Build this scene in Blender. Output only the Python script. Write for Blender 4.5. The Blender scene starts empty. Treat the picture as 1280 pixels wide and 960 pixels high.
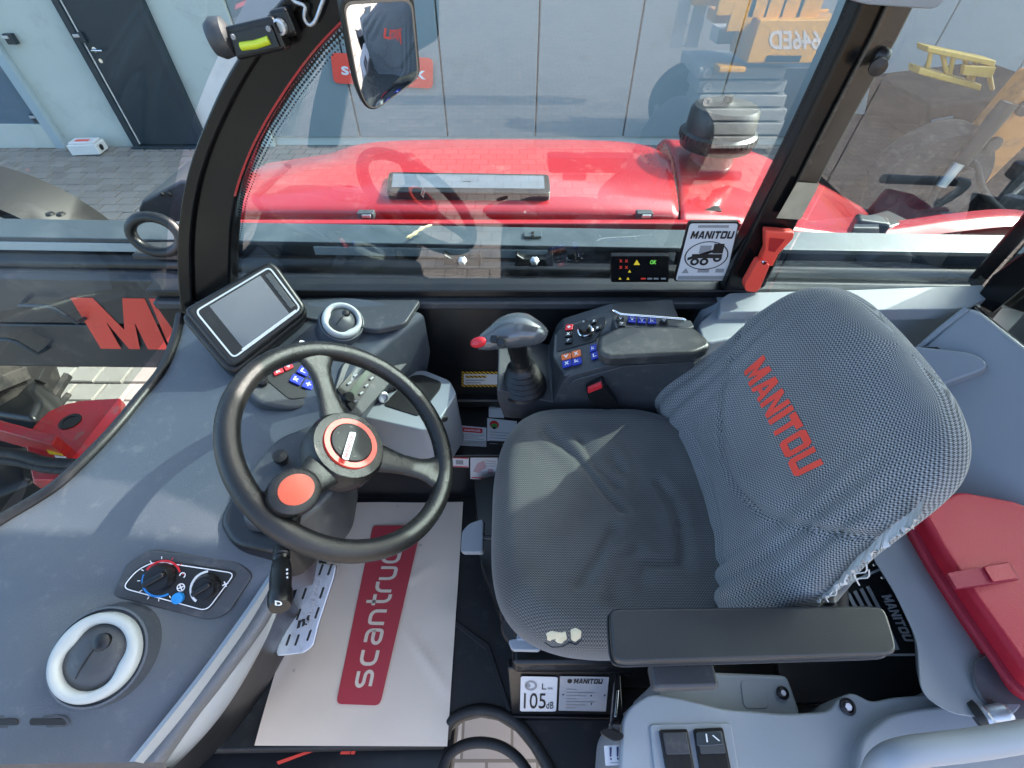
import bpy, bmesh, math, random
from mathutils import Vector, Matrix
from mathutils.bvhtree import BVHTree
random.seed(7)
S = bpy.context.scene
# ------------------------------------------------------------------ camera, sky, sun, exposure
FPX = 580.0                                   # focal length in pixels of the 1280 x 960 photograph
PITCH = math.atan2(620, 580)
CAM = Vector((0, 0, 1.25))                    # eye height above the cab floor (z = 0)
cd = bpy.data.cameras.new('camera'); cam = bpy.data.objects.new('camera', cd)
S.collection.objects.link(cam); S.camera = cam
cd.sensor_width = 36; cd.lens = 36 * FPX / 1280; cd.clip_start = .02; cd.clip_end = 500
cam.location = CAM; cam.rotation_euler = (math.pi / 2 - PITCH, 0, 0)
SUN = Vector((.72, .37, .58)).normalized()     # direction towards the sun
w = bpy.data.worlds.new('World'); S.world = w; w.use_nodes = True
nt = w.node_tree; bg = nt.nodes['Background']
sky = nt.nodes.new('ShaderNodeTexSky'); sky.sky_type = 'NISHITA'; sky.sun_disc = False
sky.sun_elevation = math.asin(SUN.z); sky.sun_rotation = math.atan2(SUN.x, SUN.y)
sky.air_density = .62; sky.dust_density = 4.0; sky.ozone_density = .6
nt.links.new(sky.outputs[0], bg.inputs[0]); bg.inputs[1].default_value = .15
sl = bpy.data.lights.new('sun', 'SUN'); so = bpy.data.objects.new('sun', sl); S.collection.objects.link(so)
sl.energy = 2.0; sl.angle = math.radians(.6); sl.color = (1, .94, .85)
so.rotation_euler = SUN.to_track_quat('Z', 'Y').to_euler(); so.location = (4, 3, 8)
vs = S.view_settings; vs.view_transform = 'Standard'; vs.look = 'None'; vs.exposure = 2.68; vs.gamma = 1
vs.use_curve_mapping = False
S.cycles.max_bounces = 10; S.cycles.transparent_max_bounces = 24; S.cycles.glossy_bounces = 5
S.cycles.sample_clamp_indirect = 6; S.cycles.caustics_reflective = False; S.cycles.caustics_refractive = False

# ------------------------------------------------------------------ helpers
cp, sp = math.cos(PITCH), math.sin(PITCH)
def ray(px, py):
    u = (px - 640) / FPX; v = (py - 480) / FPX
    return Vector((u, cp - v * sp, -sp - v * cp))
def P(px, py, x=None, y=None, z=None):        # a point of the place, measured off the photo on a known plane
    r = ray(px, py)
    t = (x - CAM.x) / r.x if x is not None else (y - CAM.y) / r.y if y is not None else (z - CAM.z) / r.z
    return CAM + t * r
def PL(px, py, p0, n):
    r = ray(px, py); n = Vector(n)
    return CAM + r * ((Vector(p0) - CAM).dot(n) / r.dot(n))
V = lambda *a: Vector(a)
COL = S.collection
def tag(o, label=None, cat=None, group=None, kind=None):
    if label: o['label'] = label
    if cat: o['category'] = cat
    if group: o['group'] = group
    if kind: o['kind'] = kind
    return o
def world_loc(o):
    l = Vector(o.location)
    return l
def thing(name, label, cat, loc=(0, 0, 0), group=None):
    o = bpy.data.objects.new(name, None); COL.objects.link(o); o.location = loc
    o.empty_display_size = .05
    return tag(o, label, cat, group)
def put(o, parent):
    if parent is not None:
        o.parent = parent
        if parent.type == 'EMPTY': o.matrix_parent_inverse = Matrix.Translation(parent.location).inverted()
    return o
def obj(name, verts, faces, m, parent=None, smooth=35, bevel=0, seg=2, sub=0, uv=None):
    me = bpy.data.meshes.new(name); me.from_pydata([tuple(v) for v in verts], [], faces)
    bm = bmesh.new(); bm.from_mesh(me); bmesh.ops.recalc_face_normals(bm, faces=bm.faces); bm.to_mesh(me); bm.free()
    if uv is not None:
        l = me.uv_layers.new(name='UVMap')
        for lp in me.loops: l.data[lp.index].uv = uv[lp.vertex_index]
    if smooth is not None:
        for p in me.polygons: p.use_smooth = True
        if smooth < 180 and not bevel: me.set_sharp_from_angle(angle=math.radians(smooth))
    me.materials.append(m)
    o = bpy.data.objects.new(name, me); COL.objects.link(o)
    if bevel:
        b = o.modifiers.new('bevel', 'BEVEL'); b.width = bevel; b.segments = seg; b.limit_method = 'ANGLE'
        b.angle_limit = math.radians(30); b.harden_normals = True
    if sub:
        s = o.modifiers.new('sub', 'SUBSURF'); s.levels = s.render_levels = sub
    return put(o, parent)
def normal_of(pts):
    n = Vector((0, 0, 0))
    for i in range(len(pts)):
        a, b = pts[i], pts[(i + 1) % len(pts)]
        n += Vector(((a.y - b.y) * (a.z + b.z), (a.z - b.z) * (a.x + b.x), (a.x - b.x) * (a.y + b.y)))
    return n.normalized()
def rnd(pts, r, k=4):                          # round the corners of a polygon
    out = []; n = len(pts)
    for i in range(n):
        a, b, c = Vector(pts[i - 1]), Vector(pts[i]), Vector(pts[(i + 1) % n])
        ra = min(r, (a - b).length * .45); rc = min(r, (c - b).length * .45)
        p, q = b + (a - b).normalized() * ra, b + (c - b).normalized() * rc
        for j in range(k + 1):
            t = j / k; out.append(p.lerp(b, t).lerp(b.lerp(q, t), t))
    return out
def slab(name, pts, d, m, parent=None, r=0, bevel=.003, seg=2, k=4, smooth=35):
    """polygon extruded by vector d (or by -d along its camera-facing normal)"""
    pts = [Vector(p) for p in pts]
    if r: pts = rnd(pts, r, k)
    if not isinstance(d, Vector):
        n = normal_of(pts)
        c = sum(pts, Vector()) / len(pts)
        if n.dot(CAM - c) < 0: n = -n
        d = n * -d
    n = len(pts)
    vs_ = pts + [p + d for p in pts]
    fs = [list(range(n)), list(range(2 * n - 1, n - 1, -1))] + [[i, (i + 1) % n, n + (i + 1) % n, n + i] for i in range(n)]
    return obj(name, vs_, fs, m, parent, smooth, bevel, seg)
def sheet(name, pts, m, parent=None, off=.0006, r=0):
    """flat printed piece, lying just proud of what carries it"""
    pts = [Vector(p) for p in pts]
    if r: pts = rnd(pts, r, 3)
    n = normal_of(pts); c = sum(pts, Vector()) / len(pts)
    if n.dot(CAM - c) < 0: n = -n
    pts = [p + n * off for p in pts]
    return obj(name, pts, [list(range(len(pts)))], m, parent, None)
def box(name, c, size, m, parent=None, rot=None, bevel=.003, seg=2):
    c = Vector(c); h = [s / 2 for s in size]; R = rot if rot is not None else Matrix.Identity(3)
    vs_ = [c + R @ Vector((sx * h[0], sy * h[1], sz * h[2])) for sx in (-1, 1) for sy in (-1, 1) for sz in (-1, 1)]
    fs = [(0, 1, 3, 2), (4, 6, 7, 5), (0, 4, 5, 1), (2, 3, 7, 6), (0, 2, 6, 4), (1, 5, 7, 3)]
    return obj(name, vs_, fs, m, parent, 35, min(bevel, min(size) * .45), seg)
def rotz(a): return Matrix.Rotation(a, 3, 'Z')
def frame(n, xhint=(1, 0, 0)):
    n = Vector(n).normalized(); x = Vector(xhint); x = (x - n * x.dot(n)).normalized(); y = n.cross(x)
    return Matrix((x, y, n)).transposed()
def spline(pts, n, closed=False):              # Catmull-Rom through the points
    pts = [Vector(p) for p in pts]; m = len(pts); out = []
    segs = m if closed else m - 1
    for i in range(n if closed else n + 1):
        s = i / n * segs; k = min(int(s), segs - 1); t = s - k
        if closed: a, b, c, d = [pts[(k + j) % m] for j in (-1, 0, 1, 2)]
        else: a, b, c, d = pts[max(k - 1, 0)], pts[k], pts[k + 1], pts[min(k + 2, m - 1)]
        out.append(.5 * ((2 * b) + (c - a) * t + (2 * a - 5 * b + 4 * c - d) * t * t + (3 * b - a - 3 * c + d) * t ** 3))
    return out
def tube(name, pts, r, m, parent=None, n=12, closed=False, flat=1.0, up=None):
    pts = [Vector(p) for p in pts]; L = len(pts); rs = r if isinstance(r, (list, tuple)) else [r] * L
    vs_, fs = [], []; prev = None
    for i, p in enumerate(pts):
        a = pts[(i - 1) % L] if closed or i else p; b = pts[(i + 1) % L] if closed or i < L - 1 else p
        t = (b - a).normalized()
        if prev is None:
            h = Vector(up) if up else (Vector((0, 0, 1)) if abs(t.z) < .9 else Vector((1, 0, 0)))
            prev = (h - t * h.dot(t)).normalized()
        else: prev = (prev - t * prev.dot(t)).normalized()
        bn = t.cross(prev)
        for k in range(n):
            q = 2 * math.pi * k / n
            vs_.append(p + rs[i] * (math.cos(q) * prev * flat + math.sin(q) * bn))
    for i in range(L if closed else L - 1):
        for k in range(n):
            a, b = i * n, ((i + 1) % L) * n
            fs.append((a + k, a + (k + 1) % n, b + (k + 1) % n, b + k))
    if not closed: fs += [list(range(n))[::-1], list(range((L - 1) * n, L * n))]
    return obj(name, vs_, fs, m, parent, 50)
def lathe(name, prof, o, axis, m, parent=None, n=28, smooth=40, xhint=(1, 0, 0), sx=1.0):
    M = frame(axis, xhint); o = Vector(o); vs_, fs = [], []
    for r, h in prof:
        for k in range(n):
            q = 2 * math.pi * k / n
            vs_.append(o + M @ Vector((r * math.cos(q) * sx, r * math.sin(q), h)))
    L = len(prof)
    for i in range(L - 1):
        for k in range(n): fs.append((i * n + k, i * n + (k + 1) % n, (i + 1) * n + (k + 1) % n, (i + 1) * n + k))
    if prof[0][0] > 0: fs.append(list(range(n))[::-1])
    if prof[-1][0] > 0: fs.append(list(range((L - 1) * n, L * n)))
    return obj(name, vs_, fs, m, parent, smooth)
def loft(name, rows, m, parent=None, smooth=60, thick=0, closed=False, uv=None, sub=0):
    R, C = len(rows), len(rows[0]); vs_ = [p for r in rows for p in r]; fs = []
    for i in range(R - 1):
        for j in range(C if closed else C - 1):
            fs.append((i * C + j, i * C + (j + 1) % C, (i + 1) * C + (j + 1) % C, (i + 1) * C + j))
    o = obj(name, vs_, fs, m, parent, smooth, uv=uv, sub=sub)
    if thick:
        s = o.modifiers.new('solid', 'SOLIDIFY'); s.thickness = thick; s.offset = -1
    return o
LET = {'M': [[(0, 0), (.28, 0), (.28, 1), (0, 1)], [(.28, 1), (.28, .5), (.5, .05), (.5, .5)], [(.72, 1), (.5, .5), (.5, .05), (.72, .5)], [(.72, 0), (1, 0), (1, 1), (.72, 1)]],
       'A': [[(0, 0), (.27, 0), (.5, .72), (.5, 1), (.3, 1)], [(1, 0), (.7, 1), (.5, 1), (.5, .72), (.73, 0)], [(.334, .2), (.666, .2), (.615, .36), (.385, .36)]],
       'N': [[(0, 0), (.28, 0), (.28, 1), (0, 1)], [(.72, 0), (1, 0), (1, 1), (.72, 1)], [(.28, 1), (.28, .62), (.72, 0), (.72, .38)]],
       'I': [[(0, 0), (1, 0), (1, 1), (0, 1)]], 'T': [[(.35, 0), (.65, 0), (.65, .74), (.35, .74)], [(0, .74), (1, .74), (1, 1), (0, 1)]],
       'O': [[(0, .14), (.29, .25), (.29, .75), (0, .86)], [(1, .14), (1, .86), (.71, .75), (.71, .25)], [(0, .14), (.13, 0), (.87, 0), (1, .14), (.71, .25), (.29, .25)], [(0, .86), (.29, .75), (.71, .75), (1, .86), (.87, 1), (.13, 1)]],
       'U': [[(0, .14), (.29, .25), (.29, 1), (0, 1)], [(1, .14), (1, 1), (.71, 1), (.71, .25)], [(0, .14), (.13, 0), (.87, 0), (1, .14), (.71, .25), (.29, .25)]]}
def text_mesh(s, bold=0.0, res=4):
    if s == 'MANITOU':                           # heavy slanted block capitals
        vs_, fs = [], []; x = 0
        for c in s:
            wd = {'M': 1.15, 'I': .32, 'T': .92}.get(c, 1.0)
            for poly in LET[c]:
                fs.append(list(range(len(vs_), len(vs_) + len(poly)))); vs_ += [Vector((x + u * wd + .16 * v, v, 0)) for u, v in poly]
            x += wd + .12
        m_ = max(v.x for v in vs_)
        return [Vector((v.x / m_, v.y, 0)) for v in vs_], fs
    c = bpy.data.curves.new('t', 'FONT'); c.body = s; c.offset = bold; c.resolution_u = res; c.size = 1
    o = bpy.data.objects.new('t', c); COL.objects.link(o); bpy.context.view_layer.update()
    me = bpy.data.meshes.new_from_object(o.evaluated_get(bpy.context.evaluated_depsgraph_get()))
    vs_ = [Vector(v.co) for v in me.vertices]; fs = [list(p.vertices) for p in me.polygons]
    bpy.data.objects.remove(o); bpy.data.curves.remove(c); bpy.data.meshes.remove(me)
    x0 = min(v.x for v in vs_); x1 = max(v.x for v in vs_); y0 = min(v.y for v in vs_); y1 = max(v.y for v in vs_)
    return [Vector(((v.x - x0) / (x1 - x0), (v.y - y0) / (y1 - y0), 0)) for v in vs_], fs
def bil(q, u, v): return q[0].lerp(q[1], u).lerp(q[3].lerp(q[2], u), v)
def text(name, s, q, m, parent=None, bold=.02, off=.0008, res=4):
    """flat lettering filling the quad q = bottom left, bottom right, top right, top left"""
    q = [Vector(p) for p in q]; vs_, fs = text_mesh(s, bold, res)
    n = normal_of(q); c = sum(q, Vector()) / 4
    if n.dot(CAM - c) < 0: n = -n
    return obj(name, [bil(q, v.x, v.y) + n * off for v in vs_], fs, m, parent, None)
def subquad(q, u0, v0, u1, v1): return [bil(q, u0, v0), bil(q, u1, v0), bil(q, u1, v1), bil(q, u0, v1)]
def ribbon_pts(pl, wd):
    """a flat stroke along a 2-D polyline: returns verts, faces (round ends)"""
    vs_, fs = [], []
    L = len(pl)
    for i, p in enumerate(pl):
        a = pl[max(i - 1, 0)]; b = pl[min(i + 1, L - 1)]
        t = (b - a).normalized(); n = Vector((-t.y, t.x, 0)) * wd / 2
        vs_ += [p + n, p - n]
        if i: k = 2 * i; fs.append((k - 2, k - 1, k + 1, k))
    return vs_, fs
# ------------------------------------------------------------------ materials
MATS = {}
def mat(name, col, rough=.5, metal=0, bump=None, var=None, coat=0, spec=.5, emit=None, dirt=None):
    """bump=(scale,strength) var=(scale,amount) dirt=(scale,colour,amount,threshold)"""
    m = bpy.data.materials.new(name); m.use_nodes = True; n = m.node_tree.nodes; l = m.node_tree.links
    b = n['Principled BSDF']; b.inputs['Roughness'].default_value = rough; b.inputs['Metallic'].default_value = metal
    b.inputs['Specular IOR Level'].default_value = spec; b.inputs['Coat Weight'].default_value = coat
    b.inputs['Coat Roughness'].default_value = .08
    tc = n.new('ShaderNodeTexCoord')
    base = None
    c = (*col, 1)
    b.inputs['Base Color'].default_value = c
    if var:
        t = n.new('ShaderNodeTexNoise'); t.inputs['Scale'].default_value = var[0]; t.inputs['Detail'].default_value = 5
        l.new(tc.outputs['Object'], t.inputs['Vector'])
        mx = n.new('ShaderNodeMix'); mx.data_type = 'RGBA'
        mx.inputs['A'].default_value = (*[x * (1 - var[1]) for x in col], 1)
        mx.inputs['B'].default_value = (*[min(1, x * (1 + var[1])) for x in col], 1)
        l.new(t.outputs['Fac'], mx.inputs['Factor']); base = mx.outputs['Result']
        mr = n.new('ShaderNodeMapRange'); mr.inputs['To Min'].default_value = max(0, rough - .1); mr.inputs['To Max'].default_value = min(1, rough + .12)
        l.new(t.outputs['Fac'], mr.inputs['Value']); l.new(mr.outputs[0], b.inputs['Roughness'])
    if dirt:
        t = n.new('ShaderNodeTexNoise'); t.inputs['Scale'].default_value = dirt[0]; t.inputs['Detail'].default_value = 9; t.inputs['Roughness'].default_value = .7
        l.new(tc.outputs['Object'], t.inputs['Vector'])
        mr = n.new('ShaderNodeMapRange'); mr.inputs['From Min'].default_value = dirt[3]; mr.inputs['From Max'].default_value = dirt[3] + .12
        mr.inputs['To Max'].default_value = dirt[2]; l.new(t.outputs['Fac'], mr.inputs['Value'])
        mx = n.new('ShaderNodeMix'); mx.data_type = 'RGBA'; mx.inputs['A'].default_value = c
        if base: l.new(base, mx.inputs['A'])
        mx.inputs['B'].default_value = (*dirt[1], 1); l.new(mr.outputs[0], mx.inputs['Factor']); base = mx.outputs['Result']
    if base: l.new(base, b.inputs['Base Color'])
    if bump:
        t = n.new('ShaderNodeTexNoise'); t.inputs['Scale'].default_value = bump[0]; t.inputs['Detail'].default_value = 3
        l.new(tc.outputs['Object'], t.inputs['Vector'])
        bp = n.new('ShaderNodeBump'); bp.inputs['Strength'].default_value = bump[1]; bp.inputs['Distance'].default_value = .002
        l.new(t.outputs['Fac'], bp.inputs['Height']); l.new(bp.outputs[0], b.inputs['Normal'])
    if emit:
        b.inputs['Emission Color'].default_value = (*emit[0], 1); b.inputs['Emission Strength'].default_value = emit[1]
    MATS[name] = m
    return m
DUST = (.34, .31, .27)
M_dash = mat('dash_plastic', (.055, .065, .078), .33, bump=(700, .32), var=(5, .10), spec=.8, dirt=(38, (.16, .165, .165), .3, .56))
M_dashdark = mat('dark_grey_plastic', (.046, .05, .055), .42, bump=(800, .15), var=(12, .12), dirt=(40, DUST, .12, .55))
M_light = mat('light_grey_plastic', (.285, .315, .34), .42, bump=(700, .08), var=(7, .05), dirt=(30, (.3, .29, .27), .25, .58))
M_black = mat('black_plastic', (.006, .006, .0065), .34, bump=(900, .1), var=(14, .2), dirt=(35, (.06, .057, .053), .15, .56))
M_blackgloss = mat('gloss_black_paint', (.006, .006, .0065), .2, var=(5, .2), spec=.3, dirt=(50, (.08, .07, .06), .08, .6))
M_steel = mat('black_painted_steel', (.007, .008, .009), .3, var=(6, .3), bump=(120, .05), dirt=(18, (.05, .047, .043), .25, .58))
M_rubber = mat('black_rubber', (.008, .0085, .009), .6, bump=(500, .2), var=(9, .2), dirt=(22, (.06, .055, .05), .3, .54))
M_wheel = mat('steering_rubber', (.011, .011, .0105), .25, bump=(1100, .3), var=(15, .2), dirt=(60, (.03, .027, .024), .2, .57))
M_red = mat('red_paint', (.36, .015, .02), .22, coat=.6, var=(3, .06), dirt=(9, (.52, .2, .18), .3, .57))
M_redpart = mat('red_chassis_paint', (.42, .012, .014), .4, coat=.2, var=(8, .12), dirt=(10, (.2, .14, .1), .6, .55))
M_reddeep = mat('red_print', (.46, .045, .06), .5)
M_decalred = mat('red_decal', (.90, .085, .055), .4, dirt=(25, (.5, .08, .07), .3, .58))
M_orange = mat('orange_cap', (.62, .09, .045), .38, var=(40, .08))
M_white = mat('white_plastic', (.66, .69, .68), .4, var=(8, .05), dirt=(60, (.42, .38, .3), .4, .6))
M_paint_white = mat('white_print', (.78, .78, .78), .5)
M_label = mat('white_label', (.66, .67, .68), .5, var=(30, .05))
M_ink = mat('black_print', (.01, .01, .01), .5)
M_greyink = mat('grey_print', (.28, .29, .30), .5)
M_blue = mat('blue_button', (.012, .03, .36), .4)
M_redbtn = mat('red_button', (.62, .02, .03), .4)
M_orangebtn = mat('orange_button', (.75, .16, .03), .4)
M_yellow = mat('yellow_paint', (.80, .44, .02), .4, var=(4, .08), dirt=(8, (.3, .2, .08), .4, .6))
M_yellowsign = mat('yellow_print', (.80, .62, .02), .45)
M_vial = mat('spirit_vial', (.62, .72, .02), .15, coat=.5)
M_alu = mat('cast_aluminium', (.52, .55, .58), .36, metal=.75, bump=(220, .2), var=(18, .12), dirt=(50, (.2, .19, .17), .35, .56))
M_chrome = mat('chrome', (.75, .76, .77), .12, metal=1)
M_plate = mat('rating_plate', (.50, .52, .56), .35, metal=.35, var=(12, .06))
M_satin = mat('satin_grey_joystick', (.10, .11, .12), .2, metal=.3, var=(25, .25), coat=.3)
M_paper = None
M_foam = mat('cream_foam', (.62, .55, .36), .9, bump=(160, .8), var=(60, .25))
M_fringe = mat('white_lining', (.5, .5, .48), .9, bump=(300, .6))
M_bag = mat('red_nylon', (.46, .012, .035), .6, bump=(380, .35), var=(6, .12))
M_bagdark = mat('dark_red_webbing', (.34, .02, .045), .7, bump=(700, .6))
M_hoodgrille = mat('dusty_mesh', (.075, .095, .13), .55, bump=(900, .8), var=(30, .3))
M_boom = mat('boom_paint', (.034, .036, .040), .3, var=(4, .25), bump=(40, .05), dirt=(12, (.13, .12, .11), .4, .53))
M_boomtop = mat('dusty_boom_top', (.036, .050, .062), .4, var=(9, .25), dirt=(7, (.075, .09, .10), .5, .5))
M_stripe = mat('pale_panel_and_highlight', (.36, .41, .42), .4, var=(5, .15))  # lift panels, and the light band painted along the boom
M_vent = mat('vent_grey', (.42, .45, .44), .35, var=(9, .05), dirt=(60, (.3, .3, .28), .25, .6))
M_tyre = mat('tyre_rubber', (.014, .014, .015), .75, bump=(60, .3), var=(8, .3), dirt=(10, (.09, .08, .07), .5, .5))
M_concrete = mat('pale_render_wall', (.50, .55, .50), .8, bump=(40, .25), var=(1.2, .10), dirt=(2.5, (.36, .38, .34), .35, .52))
M_wallblue = mat('blue_grey_cladding', (.23, .28, .285), .6, bump=(30, .08), var=(.8, .08), dirt=(2, (.2, .21, .2), .3, .55))
M_doordark = mat('anthracite_door', (.012, .026, .036), .4, var=(2, .1))
M_frameblue = mat('pale_blue_frame', (.34, .43, .46), .45, var=(4, .06))
M_glassdark = mat('window_reflecting', (.10, .16, .21), .06, spec=.8)
M_bronzerefl = mat('painted_bronze_reflection', (.035, .028, .020), .26, var=(6, .3), coat=.3)  # bronze base colour imitates a reflection on the black pillar
M_cord = mat('white_cord', (.7, .7, .66), .6)
M_lens = mat('amber_led', (.02, .1, .02), .3, emit=((.25, 1, .15), .1))
M_ledr = mat('red_led', (.1, .02, .02), .3, emit=((1, .08, .05), .05))
M_ledy = mat('yellow_led', (.1, .1, .02), .3, emit=((1, .8, .05), .08))
M_jacket = mat('hi_vis_green_jacket', (.30, .42, .16), .8, bump=(90, .4), var=(9, .15))
M_skin = mat('skin', (.48, .28, .2), .5, var=(14, .1))
M_hair = mat('brown_hair', (.05, .03, .02), .6, bump=(200, .5))
M_trouser = mat('navy_workwear', (.03, .04, .07), .8, bump=(120, .3))

def glass(name, tint, refl=1.0, dirty=.02):
    m = bpy.data.materials.new(name); m.use_nodes = True; n = m.node_tree.nodes; l = m.node_tree.links
    n.remove(n['Principled BSDF']); out = n['Material Output']
    tr = n.new('ShaderNodeBsdfTransparent'); tr.inputs[0].default_value = (*tint, 1)
    gl = n.new('ShaderNodeBsdfGlossy'); gl.inputs['Roughness'].default_value = .004
    df = n.new('ShaderNodeBsdfDiffuse'); df.inputs[0].default_value = (.6, .58, .54, 1)
    fr = n.new('ShaderNodeFresnel'); fr.inputs[0].default_value = 1.52
    mu = n.new('ShaderNodeMath'); mu.operation = 'MULTIPLY'; mu.inputs[1].default_value = refl; mu.use_clamp = True
    l.new(fr.outputs[0], mu.inputs[0])
    mx = n.new('ShaderNodeMixShader'); l.new(mu.outputs[0], mx.inputs[0]); l.new(tr.outputs[0], mx.inputs[1]); l.new(gl.outputs[0], mx.inputs[2])
    tc = n.new('ShaderNodeTexCoord'); t = n.new('ShaderNodeTexNoise'); t.inputs['Scale'].default_value = 7; t.inputs['Detail'].default_value = 8
    l.new(tc.outputs['Object'], t.inputs['Vector'])
    mr = n.new('ShaderNodeMapRange'); mr.inputs['From Min'].default_value = .4; mr.inputs['From Max'].default_value = .75
    mr.inputs['To Max'].default_value = dirty; l.new(t.outputs['Fac'], mr.inputs['Value'])
    m2 = n.new('ShaderNodeMixShader'); l.new(mr.outputs[0], m2.inputs[0]); l.new(mx.outputs[0], m2.inputs[1]); l.new(df.outputs[0], m2.inputs[2])
    l.new(m2.outputs[0], out.inputs['Surface'])
    return m
M_glass = glass('cab_glass', (.64, .83, .84), 3.4, .03)
M_wsglass = glass('windscreen_glass', (.78, .92, .90), .25, .010)
M_roofglass = glass('roof_glass', (.93, .96, .95), 1.0, .03)
M_mirror = mat('mirror_silver', (.9, .9, .9), .01, metal=1)
M_screen = mat('display_glass', (.03, .031, .03), .03, spec=1.0, coat=1.0)
M_screen.node_tree.nodes['Principled BSDF'].inputs['IOR'].default_value = 1.75

def node_mat(name): 
    m = bpy.data.materials.new(name); m.use_nodes = True
    n = m.node_tree.nodes; l = m.node_tree.links; b = n['Principled BSDF']
    def math_(op, a, bb=None):
        x = n.new('ShaderNodeMath'); x.operation = op
        for i, q in enumerate((a, bb)):
            if q is None: continue
            if isinstance(q, (int, float)): x.inputs[i].default_value = q
            else: l.new(q, x.inputs[i])
        return x.outputs[0]
    return m, n, l, b, math_
def fabric(name, dark, light, pitch, bias, wear):
    m, n, l, b, mt = node_mat(name)
    uv = n.new('ShaderNodeUVMap'); sx = n.new('ShaderNodeSeparateXYZ'); l.new(uv.outputs[0], sx.inputs[0])
    tc = n.new('ShaderNodeTexCoord')
    nz = n.new('ShaderNodeTexNoise'); nz.inputs['Scale'].default_value = 14; l.new(tc.outputs['Object'], nz.inputs['Vector'])
    wob = mt('MULTIPLY', nz.outputs['Fac'], .0016)
    U = mt('ADD', sx.outputs[0], wob); W = mt('ADD', sx.outputs[1], wob)
    k = 2 * math.pi / pitch
    a = mt('SINE', mt('MULTIPLY', U, k))
    c = mt('SINE', mt('MULTIPLY', W, k))
    d = mt('MULTIPLY', a, c)
    row = mt('SINE', mt('MULTIPLY', W, k))
    h = mt('ADD', mt('MULTIPLY', d, .75), mt('MULTIPLY', row, .28))
    mr = n.new('ShaderNodeMapRange'); mr.inputs['From Min'].default_value = -.45 + bias; mr.inputs['From Max'].default_value = .55 + bias; l.new(h, mr.inputs['Value'])
    n2 = n.new('ShaderNodeTexNoise'); n2.inputs['Scale'].default_value = 6; n2.inputs['Detail'].default_value = 6; l.new(tc.outputs['Object'], n2.inputs['Vector'])
    cr = n.new('ShaderNodeMix'); cr.data_type = 'RGBA'; cr.inputs['A'].default_value = (*light, 1); cr.inputs['B'].default_value = (*wear, 1)
    w2 = n.new('ShaderNodeMapRange'); w2.inputs['From Min'].default_value = .45; w2.inputs['From Max'].default_value = .7; l.new(n2.outputs['Fac'], w2.inputs['Value'])
    l.new(w2.outputs[0], cr.inputs['Factor'])
    mx = n.new('ShaderNodeMix'); mx.data_type = 'RGBA'; mx.inputs['A'].default_value = (*dark, 1); l.new(cr.outputs['Result'], mx.inputs['B'])
    l.new(mr.outputs[0], mx.inputs['Factor']); l.new(mx.outputs['Result'], b.inputs['Base Color'])
    bp = n.new('ShaderNodeBump'); bp.inputs['Strength'].default_value = .3; bp.inputs['Distance'].default_value = .001
    l.new(h, bp.inputs['Height']); l.new(bp.outputs[0], b.inputs['Normal'])
    b.inputs['Roughness'].default_value = .85; b.inputs['Sheen Weight'].default_value = .25; b.inputs['Specular IOR Level'].default_value = .2
    return m
M_fab = fabric('woven_seat_fabric', (.022, .025, .027), (.33, .345, .345), .0046, -.02, (.26, .265, .26))
M_fabdark = fabric('worn_cushion_fabric', (.026, .028, .028), (.16, .162, .152), .0042, 0, (.105, .104, .096))

def paving_mat():
    m, n, l, b, mt = node_mat('block_paving')
    tc = n.new('ShaderNodeTexCoord'); br = n.new('ShaderNodeTexBrick'); l.new(tc.outputs['Object'], br.inputs['Vector'])
    br.inputs['Scale'].default_value = 1; br.inputs['Brick Width'].default_value = .2; br.inputs['Row Height'].default_value = .165
    br.inputs['Mortar Size'].default_value = .006; br.inputs['Color1'].default_value = (.20, .187, .168, 1); br.inputs['Color2'].default_value = (.26, .245, .22, 1)
    br.inputs['Mortar'].default_value = (.10, .09, .075, 1)
    nz = n.new('ShaderNodeTexNoise'); nz.inputs['Scale'].default_value = 1.3; nz.inputs['Detail'].default_value = 8; l.new(tc.outputs['Object'], nz.inputs['Vector'])
    mx = n.new('ShaderNodeMix'); mx.data_type = 'RGBA'; mx.blend_type = 'MULTIPLY'; mx.inputs['Factor'].default_value = .5
    l.new(br.outputs['Color'], mx.inputs['A']); l.new(nz.outputs['Color'], mx.inputs['B'])
    l.new(br.outputs['Color'], b.inputs['Base Color']); b.inputs['Roughness'].default_value = .85
    bp = n.new('ShaderNodeBump'); bp.inputs['Strength'].default_value = .5; bp.inputs['Distance'].default_value = .006; bp.invert = True
    l.new(br.outputs['Fac'], bp.inputs['Height']); l.new(bp.outputs[0], b.inputs['Normal'])
    return m
M_paving = paving_mat()
M_joint = mat('joint_sand', (.12, .105, .085), .95, bump=(60, .6), var=(9, .3))
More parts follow.
